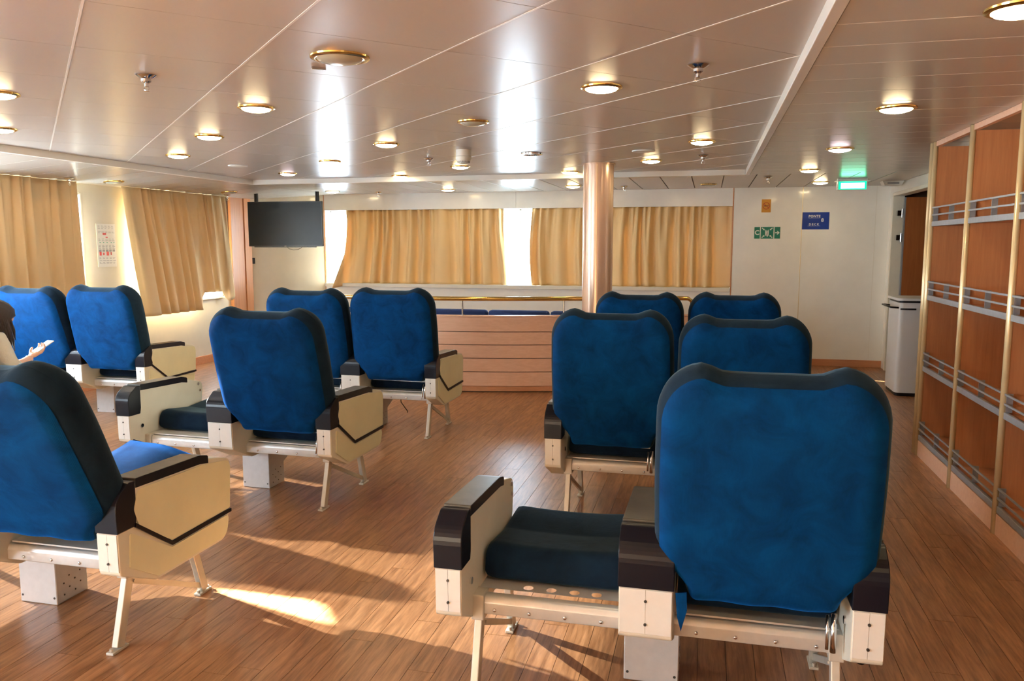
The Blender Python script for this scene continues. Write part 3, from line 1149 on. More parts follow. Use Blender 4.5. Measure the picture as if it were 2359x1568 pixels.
DL = [
    (-2.447, 4.028, 'warm', 'lit round downlight left of centre, largest of the lit left diagonal row'),
    (-3.404, 4.990, 'warm', 'lit round downlight second of the left diagonal row of three'),
    (-4.383, 5.973, 'warm', 'lit round downlight last and smallest of the left diagonal row'),
    (-2.377, 5.689, 'warm', 'lit round downlight in mid ceiling beyond the empty round fitting'),
    (-2.364, 7.478, 'warm', 'lit round downlight just beyond and below the smoke detector'),
    (-3.327, 8.466 - .13, 'warm', 'lit round downlight near the far edge of the raised ceiling, left of the sprinkler'),
    (-1.427, 8.279, 'warm', 'lit round downlight just left of the pillar top on the raised ceiling'),
    (-.525, 3.915, 'warm', 'large bright lit downlight in the foreground in front of the pillar'),
    (-.077, 6.101, 'warm', 'lit round downlight right of the pillar beside the white ceiling edge'),
    (-.532, 7.356, 'warm', 'lit round downlight under the white speaker disc just right of the pillar'),
    (-3.364, 6.733, 'warm', 'lit round downlight lost in the bright ceiling reflection above the television'),
    (-4.368, 7.760, 'cool', 'pinkish white lit downlight above and left of the television'),
    (-3.475, 3.351, 'warm', 'lit downlight cut by the left edge, upper one'),
    (-4.515, 4.352, 'warm', 'lit downlight cut by the left edge, lower one'),
    (.914, 4.563, 'warm', 'lit round downlight on the slatted right ceiling, nearest whole one'),
    (.880, 2.759, 'warm', 'lit downlight cut by the top right corner'),
    (.909, 6.369, 'cool', 'pinkish white lit downlight on the slatted right ceiling'),
    (.895, 8.092, 'warm', 'lit downlight on the slatted right ceiling, beyond the pinkish one'),
    (1.192, 9.679, 'warm', 'lit downlight left of the green exit sign'),
    (-3.270, 9.820, 'warm', 'lit downlight on the far ceiling strip above the left far curtain'),
    (-1.617, 9.604, 'warm', 'lit downlight on the far ceiling strip just left of the pillar'),
    (-4.856, 9.771, 'warm', 'lit downlight on the far ceiling strip at the right of the television'),
    (-.035, 9.710, 'off', 'unlit brass-rimmed downlight on the far ceiling strip right of the pillar'),
    (-5.82, 8.891, 'off', 'unlit brass-rimmed downlight on the left ceiling strip near the television'),
    (-5.93, 7.035, 'off', 'unlit brass-rimmed downlight on the left ceiling strip above the notice'),
]
for x, y, kd, lb_ in DL:
    downlight(x, y, kd, lb_, group='round ceiling downlights')
downlight(-1.468, 3.051, 'off', 'large unlit brass-ringed round fitting at the top of the picture', big=True)
downlight(-1.434, 4.807, 'off', 'unlit brass-ringed round fitting in mid ceiling', big=False)
# lamps behind the camera keep the rest of the lounge lit
for x, y, lb_ in ((.9, .6, 'lit downlight overhead at the right, out of frame'), (-.5, 1.2, 'lit downlight almost overhead, out of frame'), (-2.4, 1.5, 'lit downlight overhead at the left, out of frame')):
    downlight(x, y, 'warm', lb_, group='round ceiling downlights')

m = MB(); m.lathe([(.092, 0), (.09, -.008), (.06, -.012), (0, -.013)], 28); DM = m.mesh('cover', M['offwhite'], angle=50)
m = MB(); m.lathe([(.092, 0), (.09, -.012), (.075, -.014), (.07, -.006), (0, -.006)], 28); DC = m.mesh('cover', M['chrome'], angle=50)
for x, y, me_, lb_ in ((-4.402, 6.887, DM, 'flat white speaker disc on the ceiling left, beyond the diagonal lights'), (-.541, 6.600, DM, 'flat white speaker disc on the ceiling right of the pillar'), (-1.454, 6.565, DC, 'chrome-rimmed speaker disc on the ceiling left of the pillar')):
    o = link('ceiling_speaker', me_, None, (x, y, ZM - .0005)); tag(o, lb_, 'speaker')
m = MB()
m.lathe([(.0, 0), (.045, 0), (.046, -.004), (.03, -.014), (.021, -.018), (.021, -.03), (.013, -.036), (.009, -.038), (.009, -.052), (0, -.054)], 20)
rose = m.mesh('rose', M['chrome'], angle=50)
m = MB(); m.tube([(-.012, 0, -.05), (-.012, 0, -.064), (0, 0, -.07), (.012, 0, -.064), (.012, 0, -.05)], .002, 6)
m.lathe([(0, -.070), (.012, -.070), (.012, -.072), (0, -.072)], 12)
defl = m.mesh('deflector', M['chrome'])
for x, y, lb_ in ((-2.458, 3.154, 'chrome sprinkler head hanging at upper left'), (-.068, 3.533, 'chrome sprinkler head hanging at upper right by the white edge'),
                  (-2.406, 6.707, 'chrome sprinkler head left of the smoke detector'), (-.075, 7.038, 'chrome sprinkler head beyond the downlight right of the pillar'),
                  (-4.301, 9.998, 'chrome sprinkler head on the far strip right of the television'), (-1.019, 9.752, 'chrome sprinkler head on the far strip just right of the pillar'),
                  (.572, 8.81, 'chrome sprinkler head above the wall signs'), (-5.98, 6.5, 'chrome sprinkler head over the left-edge curtain'), (-6.02, 9.15, 'chrome sprinkler head near the end of the side curtain')):
    main = TX0 < x < TX1 and y < TY1
    z = ZM if main else (ZP if x > TX0 else ZP - k * (TX0 - x))
    t_ = thing('sprinkler', lb_, 'sprinkler', (x, y, z - .0005), group='ceiling sprinklers')
    link('rose', rose, t_)
    link('deflector', defl, t_)
sd = thing('smoke_detector', 'white smoke detector dome under the middle of the ceiling', 'detector', (-1.929, 6.196, ZM - .0005))
m = MB(); m.lathe([(0, 0), (.062, 0), (.062, -.05), (.058, -.052)], 28); obj('base', m, M['offwhite'], sd, angle=50)
m = MB(); m.lathe([(.062, -.053), (.064, -.07), (.05, -.088), (.045, -.105), (.03, -.11), (0, -.11)], 28); obj('dome', m, M['offwhite'], sd, angle=50)
m = MB()
for k_ in range(18):
    a = 2 * math.pi * k_ / 18
    m.bar((.049 * math.cos(a), .049 * math.sin(a), -.088), (.0455 * math.cos(a), .0455 * math.sin(a), -.103), .004, .004)
obj('vent', m, M['screw'], sd)
m = MB(); m.box(-.03, .03, -.008, .008, -.010, 0, bev=.002)
o = obj('ceiling_clip', m, M['chrome'], None, (-1.64, 3.20, ZM - .0005), (0, 0, R(40)))
tag(o, 'tiny metal clip on the ceiling left of the large unlit fitting', 'clip')


# ------------------------------------------------------------------ seats
def pillow(wf, h, th, lobe, rc=.13, re=.065, nx=28, nz=30, crease=0.0, front=0.0, seed=0, side='both', inset=0.0, itop=0.0, off=0.0, ruffle=0.0):
    """upholstered slab: width wf(v) (v 0..1 up), height h, half thickness th.  x centred, z 0..h, y thickness."""
    b = bmesh.new()
    rn = random.Random(seed)

    def warp(q):
        return math.sin(q * math.pi / 2) if abs(q) < 1 else q
    def pos(i, j, sg):
        s, t = warp(-1 + 2 * i / nx), warp(-1 + 2 * j / nz)
        hw, hh = .3, h / 2
        px_, pz_ = s * (hw - inset), t * (hh - inset) if t < 0 else t * (hh - inset - itop)
        rr = max((rc if t > 0 else .045) - inset * .6, .02)
        ix, iz = max(-(hw - inset) + rr, min((hw - inset) - rr, px_)), max(-(hh - inset) + rr, min((hh - inset) - rr, pz_))
        dx, dz = px_ - ix, pz_ - iz
        if dx and dz:
            mx, ln = max(abs(dx), abs(dz)), math.hypot(dx, dz)
            dx, dz = dx * mx / ln, dz * mx / ln
        # bottom corners stay square-ish
        px2, pz2 = ix + dx, iz + dz
        d = min((hw - inset) * (1 - abs(s)) + inset, (hh - inset) * (1 - abs(t)) + inset + (itop if t > 0 else 0))
        e = min(1, d / re)
        y = th * math.sqrt(max(0, 1 - (1 - e) ** 2))
        v = (pz2 + hh) / h
        x = px2 * wf(v) / .6
        xn = px2 / .3
        q_ = min(1, max(0, (abs(xn) - .38) / .26)); up = lobe * max(0, (v - .72) / .28) * q_ * q_ * (3 - 2 * q_)
        z = pz2 + hh + up
        if v > .85:
            w_ = ruffle * math.sin(xn * 38) * max(0, 1 - abs(xn) / .55) * (1 - e * .6)
            y += w_
        if sg > 0:
            y += front * (abs(xn) ** 3) * min(1, v * 1.5) * e
            y -= .02 * (1 - xn * xn) * e * (v > .1)
        else:
            y += .012 * math.sin(3.1 * v) * (1 - xn * xn)
        return (x, sg * (y + off), z)
    sheets = []
    for sg in ((-1, 1) if side == 'both' else (-1,)):
        g = [[b.verts.new(pos(i, j, sg)) for i in range(nx + 1)] for j in range(nz + 1)]
        for j in range(nz):
            for i in range(nx):
                q = (g[j][i], g[j][i + 1], g[j + 1][i + 1], g[j + 1][i])
                b.faces.new(q if sg < 0 else q[::-1])
    bmesh.ops.remove_doubles(b, verts=b.verts[:], dist=.0004)
    return b


def from_bm(name, b, mts, smooth=True, recalc=True):
    if recalc:
        bmesh.ops.recalc_face_normals(b, faces=b.faces[:])
    me = bpy.data.meshes.new(name)
    b.to_mesh(me); b.free()
    for m_ in (mts if isinstance(mts, (list, tuple)) else [mts]):
        me.materials.append(m_)
    if smooth:
        me.shade_smooth()
    return me


def back_w(v):
    # narrow at the foot, full width from a third of the height up
    if v < .24:
        q = max(0, (v - .06) / .18)
        return .445 + .175 * (q * q * (3 - 2 * q))
    return .62 + .012 * math.sin(v * 3) - .02 * max(0, v - .6)


BH = .713
BACK = from_bm('backrest', pillow(back_w, BH, .084, .026, front=.05), M['velour'])
REAR = from_bm('rear_panel', pillow(back_w, BH, .084, .026, inset=.017, itop=0.0, off=.005, side='rear', ruffle=.004), M['suede'])
# pinch at cover bottom
for v in REAR.vertices:
    if v.co.z < .10:
        v.co.y += -.004 + .004 * math.sin(v.co.x * 40) * (1 - v.co.z / .10)


def cush_mesh(w, wave=False):
    b = bmesh.new()
    nx, ny = 14, 18
    D = .50
    prof = rounded([(0, 0, .03), (D, .03, .03), (D + .01, .115, .045), (D * .55, .095, .1), (.02, .13, .05)], 5)
    n = len(prof)
    rings = []
    for i in range(nx + 1):
        s = -1 + 2 * i / nx
        s = math.sin(s * math.pi / 2)
        e = 1 - min(1, (1 - abs(s)) / .16)
        shr = 1 - (1 - math.sqrt(max(0, 1 - e * e))) * .30
        cy_, cz_ = D / 2, .06
        sag = -.012 * (1 - s * s)
        rings.append([b.verts.new((s * w / 2, cy_ + (p[0] - cy_) * (.94 + .06 * shr), cz_ + (p[1] - cz_) * shr + (sag if p[1] > .06 else 0))) for p in prof])
    for a, c in zip(rings, rings[1:]):
        for k_ in range(n):
            b.faces.new((a[k_], a[(k_ + 1) % n], c[(k_ + 1) % n], c[k_]))
    b.faces.new(rings[0]); b.faces.new(rings[-1][::-1])
    return from_bm('seat_cushion', b, M['cushion'])


ARM = rounded([(-.075, .33, .02), (.11, .242, .05), (.565, .242, .06), (.615, .585, .055), (.40, .632, .08), (.02, .648, .06), (-.080, .60, .07)], 6)
CAP = rounded([(-.0815, .485, .004), (.012, .485, .004), (.02, .520, .02), (.02, .6545, .006), (-.01, .6555, .03), (-.0865, .606, .075)], 6)
PADP = rounded([(.022, .625, .003), (.40, .610, .02), (.455, .600, .003), (.455, .634, .012), (.40, .648, .06), (.022, .6615, .006)], 4)
V1, V2, V3 = (-.005, .492), (.20, .352), (.592, .357)
PAN_U = rounded([(.028, .480, .01), (.20, .365, .012), (.586, .370, .008), (.602, .578, .045), (.40, .605, .06), (.03, .618, .04), (.005, .55, .03)], 4)
PAN_L = rounded([(-.03, .345, .01), (.115, .256, .03), (.555, .256, .045), (.578, .342, .02), (.20, .337, .01), (-.02, .472, .01)], 4)


def arm_parts(parent, cx, hw, outer):
    """outer: -1, +1 or 0 (centre)"""
    m = MB(); m.prism(ARM, 'x', cx - hw, cx + hw)
    body = obj('armrest', m, M['inner'], parent)
    bv = body.modifiers.new('soft_edges', 'BEVEL'); bv.width = .004; bv.segments = 2; bv.limit_method = 'ANGLE'; bv.angle_limit = R(60)
    m = MB(); m.prism(CAP, 'x', cx - hw - .003, cx + hw + .003)
    o = obj('rear_cap', m, M['black'], body)
    bv = o.modifiers.new('soft_edges', 'BEVEL'); bv.width = .006; bv.segments = 2; bv.limit_method = 'ANGLE'; bv.angle_limit = R(60)
    m = MB(); m.prism(PADP, 'x', cx - hw - .002, cx + hw + .002)
    for f in m.b.faces:
        if abs(f.normal.x) > .9:
            f.material_index = 1
    m.b.normal_update()
    for f in m.b.faces:
        f.material_index = 1 if (abs(f.normal.x) > .9) else 0
    o = obj('arm_pad', m, [M['pad'], M['black']], body)
    bv = o.modifiers.new('soft_edges', 'BEVEL'); bv.width = .005; bv.segments = 2; bv.limit_method = 'ANGLE'; bv.angle_limit = R(60)
    # rear white cover with centre seam and two screws
    m = MB()
    n_ = 2
    for i in range(n_):
        a = cx - hw + .003 + (2 * hw - .006) / n_ * i
        m.prism([(-.079, .345), (-.0815, .483), (-.070, .483), (-.068, .34)], 'x', a + .0006, a + (2 * hw - .006) / n_ - .0006)
        m.prism([(-.079, .345), (-.068, .34), (.0, .300), (-.004, .296)], 'x', a + .0006, a + (2 * hw - .006) / n_ - .0006)
    obj('rear_cover', m, M['cover'], body)
    for zz in (.375, .448):
        m = MB()
        m.tube([(cx, -.0835, zz), (cx, -.079, zz)], .0045, 8)
        obj('screw', m, M['screw'], body)
    for sx in ((outer,) if outer else ()):
        xf = cx + sx * hw
        a, b_ = sorted((xf, xf + sx * .005))
        m = MB(); m.prism(PAN_U, 'x', a, b_); obj('side_panel', m, M['cream'], body)
        m = MB(); m.prism(PAN_L, 'x', a, b_); obj('side_panel', m, M['cream'], body)
        m = MB()
        a, b_ = sorted((xf, xf + sx * .0075))
        w = .0075
        m.prism([(V1[0] + .01, V1[1] - w), (V2[0], V2[1] - w), (V3[0], V3[1] - w), (V3[0], V3[1] + w), (V2[0] + .004, V2[1] + w), (V1[0] + .014, V1[1] + w)], 'x', a, b_)
        obj('stripe', m, M['black'], body)
        # inner face bolts
        xi = cx - sx * hw
        for yy, zz, r_ in ((.56, .575, .010), (.575, .53, .008), (.02, .41, .012)):
            m = MB()
            m.tube([(xi, yy, zz), (xi - sx * .006, yy, zz)], r_, 12)
            obj('bolt', m, M['chrome'], body, angle=40)
    if not outer:
        m = MB()
        for yy, zz, r_ in ((.575, .575, .009),):
            m.tube([(cx - hw - .004, yy, zz), (cx + hw + .004, yy, zz)], r_, 12)
        obj('bolt', m, M['chrome'], body, angle=40)


def plate_holes(x0, x1, y0, y1, z, holes, r):
    m = MB()
    cuts = []
    xs = [x0]
    for h in holes:
        xs += [h - r - .01, h + r + .01]
    xs.append(x1)
    yc = (y0 + y1) / 2
    for i in range(0, len(xs), 2):
        m.quad([(xs[i], y0, z), (xs[i + 1], y0, z), (xs[i + 1], y1, z), (xs[i], y1, z)])
    N_ = 16
    for h in holes:
        a0, a1 = h - r - .01, h + r + .01
        circ = [(h + r * math.cos(2 * math.pi * k_ / N_ + math.pi / N_ * 0), yc + r * math.sin(2 * math.pi * k_ / N_)) for k_ in range(N_)]
        sq = []
        for k_ in range(N_):
            c, s_ = math.cos(2 * math.pi * k_ / N_), math.sin(2 * math.pi * k_ / N_)
            mx = max(abs(c), abs(s_))
            sq.append((h + c / mx * (r + .01), yc + s_ / mx * (y1 - y0) / 2))
        for k_ in range(N_):
            k2 = (k_ + 1) % N_
            m.quad([(*circ[k_], z), (*sq[k_], z), (*sq[k2], z), (*circ[k2], z)])
    return m


m = MB(); m.tube([(0, -.0045, 0), (0, -.003, 0), (0, .001, 0)], [.003, .006, .0065], 8)
RIV = m.mesh('rivet', M['chrome'], smooth=True)


def make_unit(name, w, label, loc, rotz, backs=(12, 12), cushions=(True, True), holes=False, group='double reclining seats'):
    """w: seat width; local x=0 at the middle arm, y=0 at the rear feet, facing +y"""
    t_ = thing(name, label, 'seat', loc, rotz, group)
    CW, AW = .080, .044
    lx = CW + w
    # pedestal
    m = MB()
    m.prism([(.26, 0), (.43, 0), (.43, .13), (.62, .205), (.62, .30), (.26, .30)], 'x', -.093, .093)
    pd = obj('pedestal', m, M['ped'], t_)
    bv = pd.modifiers.new('soft_edges', 'BEVEL'); bv.width = .003; bv.segments = 1; bv.limit_method = 'ANGLE'
    m = MB()
    for i in range(4):
        for j in range(4):
            if (i + j) % 2 == 0:
                m.tube([(.0932, .30 + .03 * i, .03 + .025 * j), (.0940, .30 + .03 * i, .03 + .025 * j)], .004, 6)
    for sx in (-.08, .08):
        m.tube([(sx, .2585, .03), (sx, .26, .03)], .005, 6)
    tag(obj('vent_hole', m, M['screw'], pd), kind='stuff')
    # beams
    for nm_, y0, y1, z0, z1 in (('rear_beam', .055, .105, .283, .342), ('front_beam', .47, .52, .275, .325)):
        m = MB()
        prof = rounded([(y0, z0, .004), (y1, z0, .004), (y1, z1, .012), (y0 + .008, z1, .02), (y0, z1 - .02, .01)], 3)
        m.prism(prof, 'x', -lx - .0, lx + .0)
        bm_ = obj(nm_, m, M['steel'], t_, angle=35)
        if nm_ == 'rear_beam':
            for s_ in (-1, 1):
                for q in range(4):
                    link('rivet', RIV, bm_, (s_ * (CW + w * (.14 + .24 * q)), y0, .300))
    for s_ in (-1, 1):
        # seat pan
        x0, x1 = (CW + .004, lx - .004) if s_ > 0 else (-lx + .004, -CW - .004)
        if holes and s_ < 0:
            pan = plate_holes(x0, x1, .105, .165, .352, [x0 + w * q for q in (.33, .49, .65, .80)], .017)
            obj('seat_pan', pan, M['steel'], t_)
            obj('seat_pan', bx(x0, x1, .165, .50, .348, .352), M['steel'], t_)
        else:
            obj('seat_pan', bx(x0, x1, .075, .50, .346, .352), M['steel'], t_)
        cx = s_ * (CW + w / 2)
        ci = 0 if s_ < 0 else 1
        if cushions[ci]:
            link('seat_cushion', CM[w], t_, (cx, .150 if backs[ci] is None else .105, .356))
        a = backs[ci]
        if a is not None:
            br = link('backrest', BACK, t_, (cx + .008, .03, .447), (R(a), 0, R(random.uniform(-1, 1))))
            br.scale = (w / .49 * 1.0, 1, 1)
            link('rear_panel', REAR, br)
            m = MB()
            m.bar((cx - w * .40, .048, .443), (cx + w * .42, .048, .438), .012, .012)
            obj('back_frame', m, M['steel'], t_)
            m = MB(); m.tube([(cx + w * .44, .01, .31), (cx + w * .44, .02, .425)], .009, 8)
            m.tube([(cx + w * .44 - .018, .005, .32), (cx + w * .44 - .018, .02, .42)], .005, 8)
            obj('recline_strut', m, M['chrome'], t_, smooth=True)
        # end leg frame
        X = s_ * (lx - .012)
        for nm_, p, q in (('leg', (X, .090, .30), (X, .008, .012)), ('leg', (X, .440, .30), (X, .525, .012))):
            m = MB(); m.bar(p, q, .026, .040)
            lg = obj(nm_, m, M['leg'], t_)
            bv = lg.modifiers.new('soft_edges', 'BEVEL'); bv.width = .003; bv.segments = 2; bv.limit_method = 'ANGLE'
            m = MB(); fy = q[1]
            m.box(X - .016, X + .016, fy - .045, fy + .04, 0, .010, bev=.002)
            m.tube([(X, fy - .034, .009), (X, fy - .034, .022)], .007, 8)
            m.tube([(X, fy + .030, .009), (X, fy + .030, .018)], .006, 8)
            obj('foot', m, M['leg'], lg)
        m = MB(); m.bar((X, .095, .235), (X, .51, .035), .012, .022)
        m.tube([(X - .018, .095, .235), (X + .018, .095, .235)], .006, 8)
        obj('brace', m, M['leg'], t_)
        # beam end bracket
        obj('end_bracket', bx(X - .022, X + .022, .045, .12, .262, .35, bev=.004), M['leg'], t_)
    arm_parts(t_, -(lx + .003 + AW), AW, -1)
    arm_parts(t_, lx + .003 + AW, AW, 1)
    arm_parts(t_, 0, CW, 0)
    return t_


CM = {.49: cush_mesh(.475), .535: cush_mesh(.52)}
WR, WL = .49, .535
u1 = make_unit('double_seat', WR, 'double blue seat in the right foreground, left backrest missing', (-.155, 2.36, 0), 0, backs=(None, 11), holes=True)
u2 = make_unit('double_seat', WR, 'double blue seat in the second row right, directly behind the foreground one', (-.155, 4.10, 0), 0, backs=(9, 14))
u3 = make_unit('double_seat', WR, 'double blue seat in the far right row just right of the pillar', (-.155, 5.78, 0), 0, backs=(12, 10))
u4 = make_unit('double_seat', WL, 'double blue seat at the lower left corner, steeply reclined back', (-2.70, 2.36, 0), 0, backs=(14, 25), cushions=(True, False))
u5 = make_unit('double_seat', WL, 'double blue seat in the middle left, its left backrest missing', (-2.70, 4.015, 0), R(-1.5), backs=(None, 15))
u6 = make_unit('double_seat', WL, 'double blue seat in the far middle with both backrests, before the partition', (-2.70, 5.733, 0), 0, backs=(13, 9))
u7 = make_unit('double_seat', WL, 'double blue seat at the far left with both backrests, by the side curtains', (-5.24, 5.69, 0), 0, backs=(17, 12))
u8 = make_unit('double_seat', WL, 'double blue seat beyond the left edge, occupied by the dark haired person', (-5.24, 4.03, 0), 0, backs=(14, 14))

# loose cushion lying askew on the lower left seat
def quad_slab(c, th, n=10):
    """c: RL, RR, FR, FL corner points of the top sheet"""
    b = bmesh.new()
    rn = random.Random(9)
    G = {}
    for sg in (0, 1):
        for i in range(n + 1):
            for j in range(n + 1):
                s, t = i / n, j / n
                p = (c[0] * (1 - s) + c[1] * s) * (1 - t) + (c[3] * (1 - s) + c[2] * s) * t
                e = min(s, 1 - s, t, 1 - t) * 7
                e = min(1, e)
                q = math.sqrt(1 - (1 - e) ** 2)
                wob = .012 * math.sin(s * 7 + 1) * math.sin(t * 6) + .018 * math.sin(t * 3.1) * (1 - s)
                z = p.z - th / 2 + (th / 2 * q if sg == 0 else -th / 2 * q) + wob
                G[sg, i, j] = b.verts.new((p.x, p.y, z))
        for i in range(n):
            for j in range(n):
                b.faces.new((G[sg, i, j], G[sg, i + 1, j], G[sg, i + 1, j + 1], G[sg, i, j + 1]))
    bmesh.ops.remove_doubles(b, verts=b.verts[:], dist=.0003)
    return from_bm('loose_cushion', b, M['suede'])


lc = link('loose_cushion', quad_slab([Vector((-2.60, 2.42, .47)), Vector((-2.10, 2.42, .47)), Vector((-2.085, 2.99, .60)), Vector((-2.52, 3.02, .665))], .085))
tag(lc, 'loose blue seat cushion lying askew on the lower left seat', 'cushion')
m = MB(); m.tube([(-2.10, 2.975, .56), (-2.085, 3.0, .53), (-2.088, 3.0, .50), (-2.082, 3.005, .47)], [.012, .009, .006, .004], 8)
st = obj('strap', m, M['black'], lc, smooth=True)
# blue cloth flap hanging at the foreground backrest
m = MB()
m.prism([(-.068, .47), (-.036, .475), (-.034, .42), (-.05, .355), (-.062, .40)], 'y', 2.262, 2.266)
fo = obj('cloth_tab', m, M['suede'], u1); fo.location = (.155, -2.36 , .02)
# thin cables under the seats
for i, (cx, cy, l_) in enumerate(((-5.03, 6.20, 'thin black cable dangling beside the far left pedestal'), (-2.545, 6.46, 'thin black cable dangling beside the far middle pedestal'))):
    m = MB(); m.tube([(cx, cy - .1, .33), (cx - .04, cy - .06, .26), (cx - .06, cy, .12), (cx - .02, cy + .05, .03), (cx - .04, cy + .1, .006)], .004, 6)
    tag(obj('cable', m, M['cable'], smooth=True), l_, 'cable')
# recline lever under the foreground right seat
m = MB(); m.tube([(.345, 2.70, .29), (.50, 2.62, .20)], .005, 6); m.lathe([(0, -.03), (.012, -.028), (.014, 0), (.012, .028), (0, .03)], 10, c=(.51, 2.615, .19))
o = obj('recline_lever', m, M['black'], u1, smooth=True); o.location = (.155, -2.36, 0)


# ------------------------------------------------------------------ person
def skin_mesh(name, joints, edges, radii, mt, sub=2, root=0):
    me = bpy.data.meshes.new(name)
    me.from_pydata(joints, edges, [])
    o = bpy.data.objects.new(name, me)
    COL.objects.link(o)
    sk = o.modifiers.new('s', 'SKIN')
    for i, r_ in enumerate(radii):
        v = me.skin_vertices[0].data[i]
        v.radius = (r_, r_) if not isinstance(r_, tuple) else r_
        v.use_root = (i == root)
    sb = o.modifiers.new('d', 'SUBSURF'); sb.levels = sub; sb.render_levels = sub
    bpy.context.view_layer.update()
    dg = bpy.context.evaluated_depsgraph_get()
    out = bpy.data.meshes.new_from_object(o.evaluated_get(dg))
    bpy.data.objects.remove(o)
    out.materials.clear()
    out.materials.append(mt)
    out.shade_smooth()
    return out


PX, PY = -4.86, 4.22
pe = thing('person', 'person with long dark hair and pale shirt looking at a phone', 'person', (PX, PY, 0))
# body (local coords): pelvis, spine, chest, neck, shoulders, arms, legs ; leaning to the right
J = [(0, .0, .50), (.02, .02, .64), (.05, .07, .80), (.09, .10, .905), (.125, .14, .965),      # 0-4
     (-.09, .10, .89), (-.14, .16, .66), (-.04, .36, .62), (.03, .42, .65),                     # 5-8 left arm
     (.21, .10, .87), (.24, .18, .66), (.185, .35, .675), (.17, .42, .70),                    # 9-12 right arm
     (-.10, .05, .48), (-.12, .46, .49), (-.12, .50, .10), (-.12, .62, .05),
     (.10, .05, .48), (.12, .46, .49), (.12, .50, .10), (.12, .62, .05)]
E_ = [(0, 1), (1, 2), (2, 3), (3, 4), (3, 5), (5, 6), (6, 7), (7, 8), (3, 9), (9, 10), (10, 11), (11, 12),
      (0, 13), (13, 14), (14, 15), (15, 16), (0, 17), (17, 18), (18, 19), (19, 20)]
Rr = [.13, .12, .13, .08, .05, .06, .045, .034, .026, .06, .045, .034, .026, .09, .07, .045, .035, .09, .07, .045, .035]
link('body', skin_mesh('body', J, E_, Rr, M['skin']), pe)
JS = J[:3] + [(.095, .105, .925)] + [J[5], J[6], tuple(Vector(J[6]).lerp(Vector(J[7]), .5))] + [J[9], J[10], tuple(Vector(J[10]).lerp(Vector(J[11]), .5))]
link('shirt', skin_mesh('shirt', JS, [(0, 1), (1, 2), (2, 3), (3, 4), (4, 5), (5, 6), (3, 7), (7, 8), (8, 9)], [.145, .135, .150, .085, .078, .062, .055, .075, .062, .055], M['shirt']), pe)
JT = [J[0]] + J[13:16] + J[17:20]
link('trousers', skin_mesh('trousers', JT, [(0, 1), (1, 2), (2, 3), (0, 4), (4, 5), (5, 6)], [.142, .10, .08, .058, .10, .08, .058], M['trousers']), pe)
# head tilted down towards the phone
hm = MB()
hm.lathe([(0, -.115), (.035, -.108), (.055, -.085), (.068, -.04), (.078, .0), (.082, .04), (.074, .08), (.045, .108), (0, .118)], 24)
for v in hm.b.verts:
    v.co.y *= 1.15
    if v.co.y > .05 and abs(v.co.x) < .02 and -.03 < v.co.z < .02:
        v.co.y += .016
hd = obj('head', hm, M['skin'], pe, (.155, .17, 1.015 - .02), (R(-32), R(4), R(-12)), smooth=True)
m = MB()
for sx in (-.03, .03):
    m.lathe([(0, -.007), (.009, -.004), (.011, 0), (.009, .004), (0, .007)], 10, c=(sx, .084, .005))
obj('eye', m, M['paper'], hd, smooth=True)
m = MB()
for sx in (-.03, .03):
    m.lathe([(0, -.0045), (.0045, 0), (0, .0045)], 10, c=(sx, .0925, .003))
obj('iris', m, M['hair'], hd, smooth=True)
m = MB(); m.box(-.018, .018, .074, .082, -.056, -.049, bev=.003); obj('mouth', m, M['lips'], hd)
m = MB()
for sx in (-.083, .083):
    m.lathe([(0, -.03), (.008, -.02), (.010, 0), (.008, .02), (0, .03)], 10, c=(sx, 0, -.01))
obj('ear', m, M['skin'], hd, smooth=True)
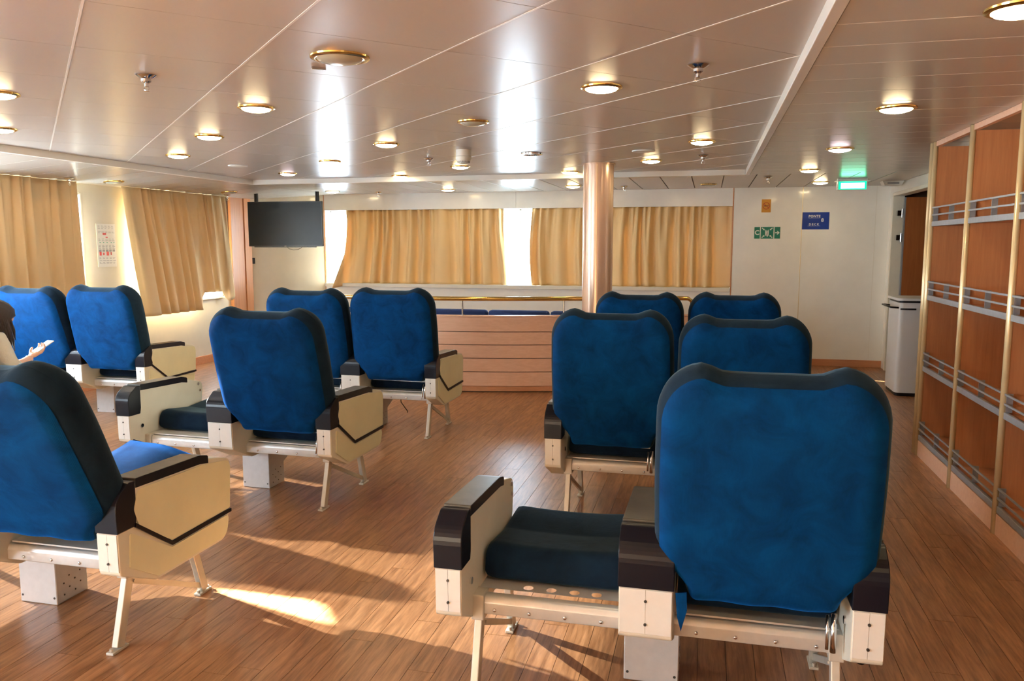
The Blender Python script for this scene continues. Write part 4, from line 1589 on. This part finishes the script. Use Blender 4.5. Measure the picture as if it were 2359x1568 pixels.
# hair: cap + long strands falling forward and down
hb = MB()
hb.lathe([(.090, -.06), (.096, -.02), (.098, .03), (.092, .07), (.070, .108), (.035, .126), (0, .131)], 28)
for v in hb.b.verts:
    v.co.y = v.co.y * 1.15 - .012
    if v.co.y > .04 and v.co.z < .055:
        v.co.y = .04 + (v.co.y - .04) * .25
obj('hair', hb, M['hair'], hd, smooth=True)
rn = random.Random(12)
m = MB()
for i in range(70):
    a = R(rn.uniform(-75, 40) if i % 2 else rn.uniform(140, 255))
    ca, sa = math.cos(a), math.sin(a)
    x0, y0 = .155 + .078 * ca, .15 + .088 * sa
    z0 = 1.03 + rn.uniform(-.02, .03)
    L_ = rn.uniform(.16, .26)
    m.tube([(x0 * .98, y0, z0), (x0 + .012 * ca, y0 + .01, z0 - L_ * .35), (x0 + .008 * ca + rn.uniform(-.01, .01), y0 + .03, z0 - L_ * .7), (x0 - .01 + rn.uniform(-.02, .02), y0 + .045, z0 - L_)], [.011, .012, .009, .002], 6)
tag(obj('hair_strands', m, M['hair'], pe, smooth=True), kind='stuff')


def hand(base, dirv, side):
    base = Vector(base); d = Vector(dirv).normalized()
    sd_ = d.cross(Vector((0, 0, 1))).normalized() * side
    up = sd_.cross(d) * side
    js, es, rs = [], [], []
    def add(p, r_):
        js.append(tuple(p)); rs.append(r_); return len(js) - 1
    w = add(base, .019)
    p1 = add(base + d * .035, (.030, .016))
    p2 = add(base + d * .07, (.034, .013))
    es += [(w, p1), (p1, p2)]
    lens = (.065, .075, .07, .055)
    for k_, L_ in enumerate(lens):
        o_ = sd_ * (-.027 + .018 * k_)
        a = add(base + d * .078 + o_, .0085)
        b_ = add(base + d * (.078 + L_ * .45) + o_ + up * .010, .008)
        c = add(base + d * (.078 + L_ * .70) + o_ + up * .026, .0070)
        e = add(base + d * (.078 + L_ * .78) + o_ + up * .042, .006)
        es += [(p2, a), (a, b_), (b_, c), (c, e)]
    a = add(base + d * .03 - sd_ * .030 + up * .006, .011)
    b_ = add(base + d * .055 - sd_ * .045 + up * .022, .010)
    c = add(base + d * .08 - sd_ * .040 + up * .036, .008)
    es += [(p1, a), (a, b_), (b_, c)]
    return skin_mesh('hand', js, es, rs, M['skin'], 1)


link('hand', hand(J[12], (.0, .8, .35), 1), pe)
link('hand', hand(J[8], (.35, .8, .2), -1), pe)
ph = thing('phone', 'small phone held in the hand at the left edge', 'phone', (PX + .165, PY + .535, .765), R(-12))
m = MB(); m.box(-.036, .036, -.072, .072, -.004, .004, bev=.003)
o = obj('case', m, M['offwhite'], ph, None, (R(28), R(0), 0))
o2 = obj('screen', bx(-.032, .032, -.066, .066, .0042, .0050), emit('phone_screen', (.6, .8, 1.0), 1.6), ph, None, (R(28), 0, 0))
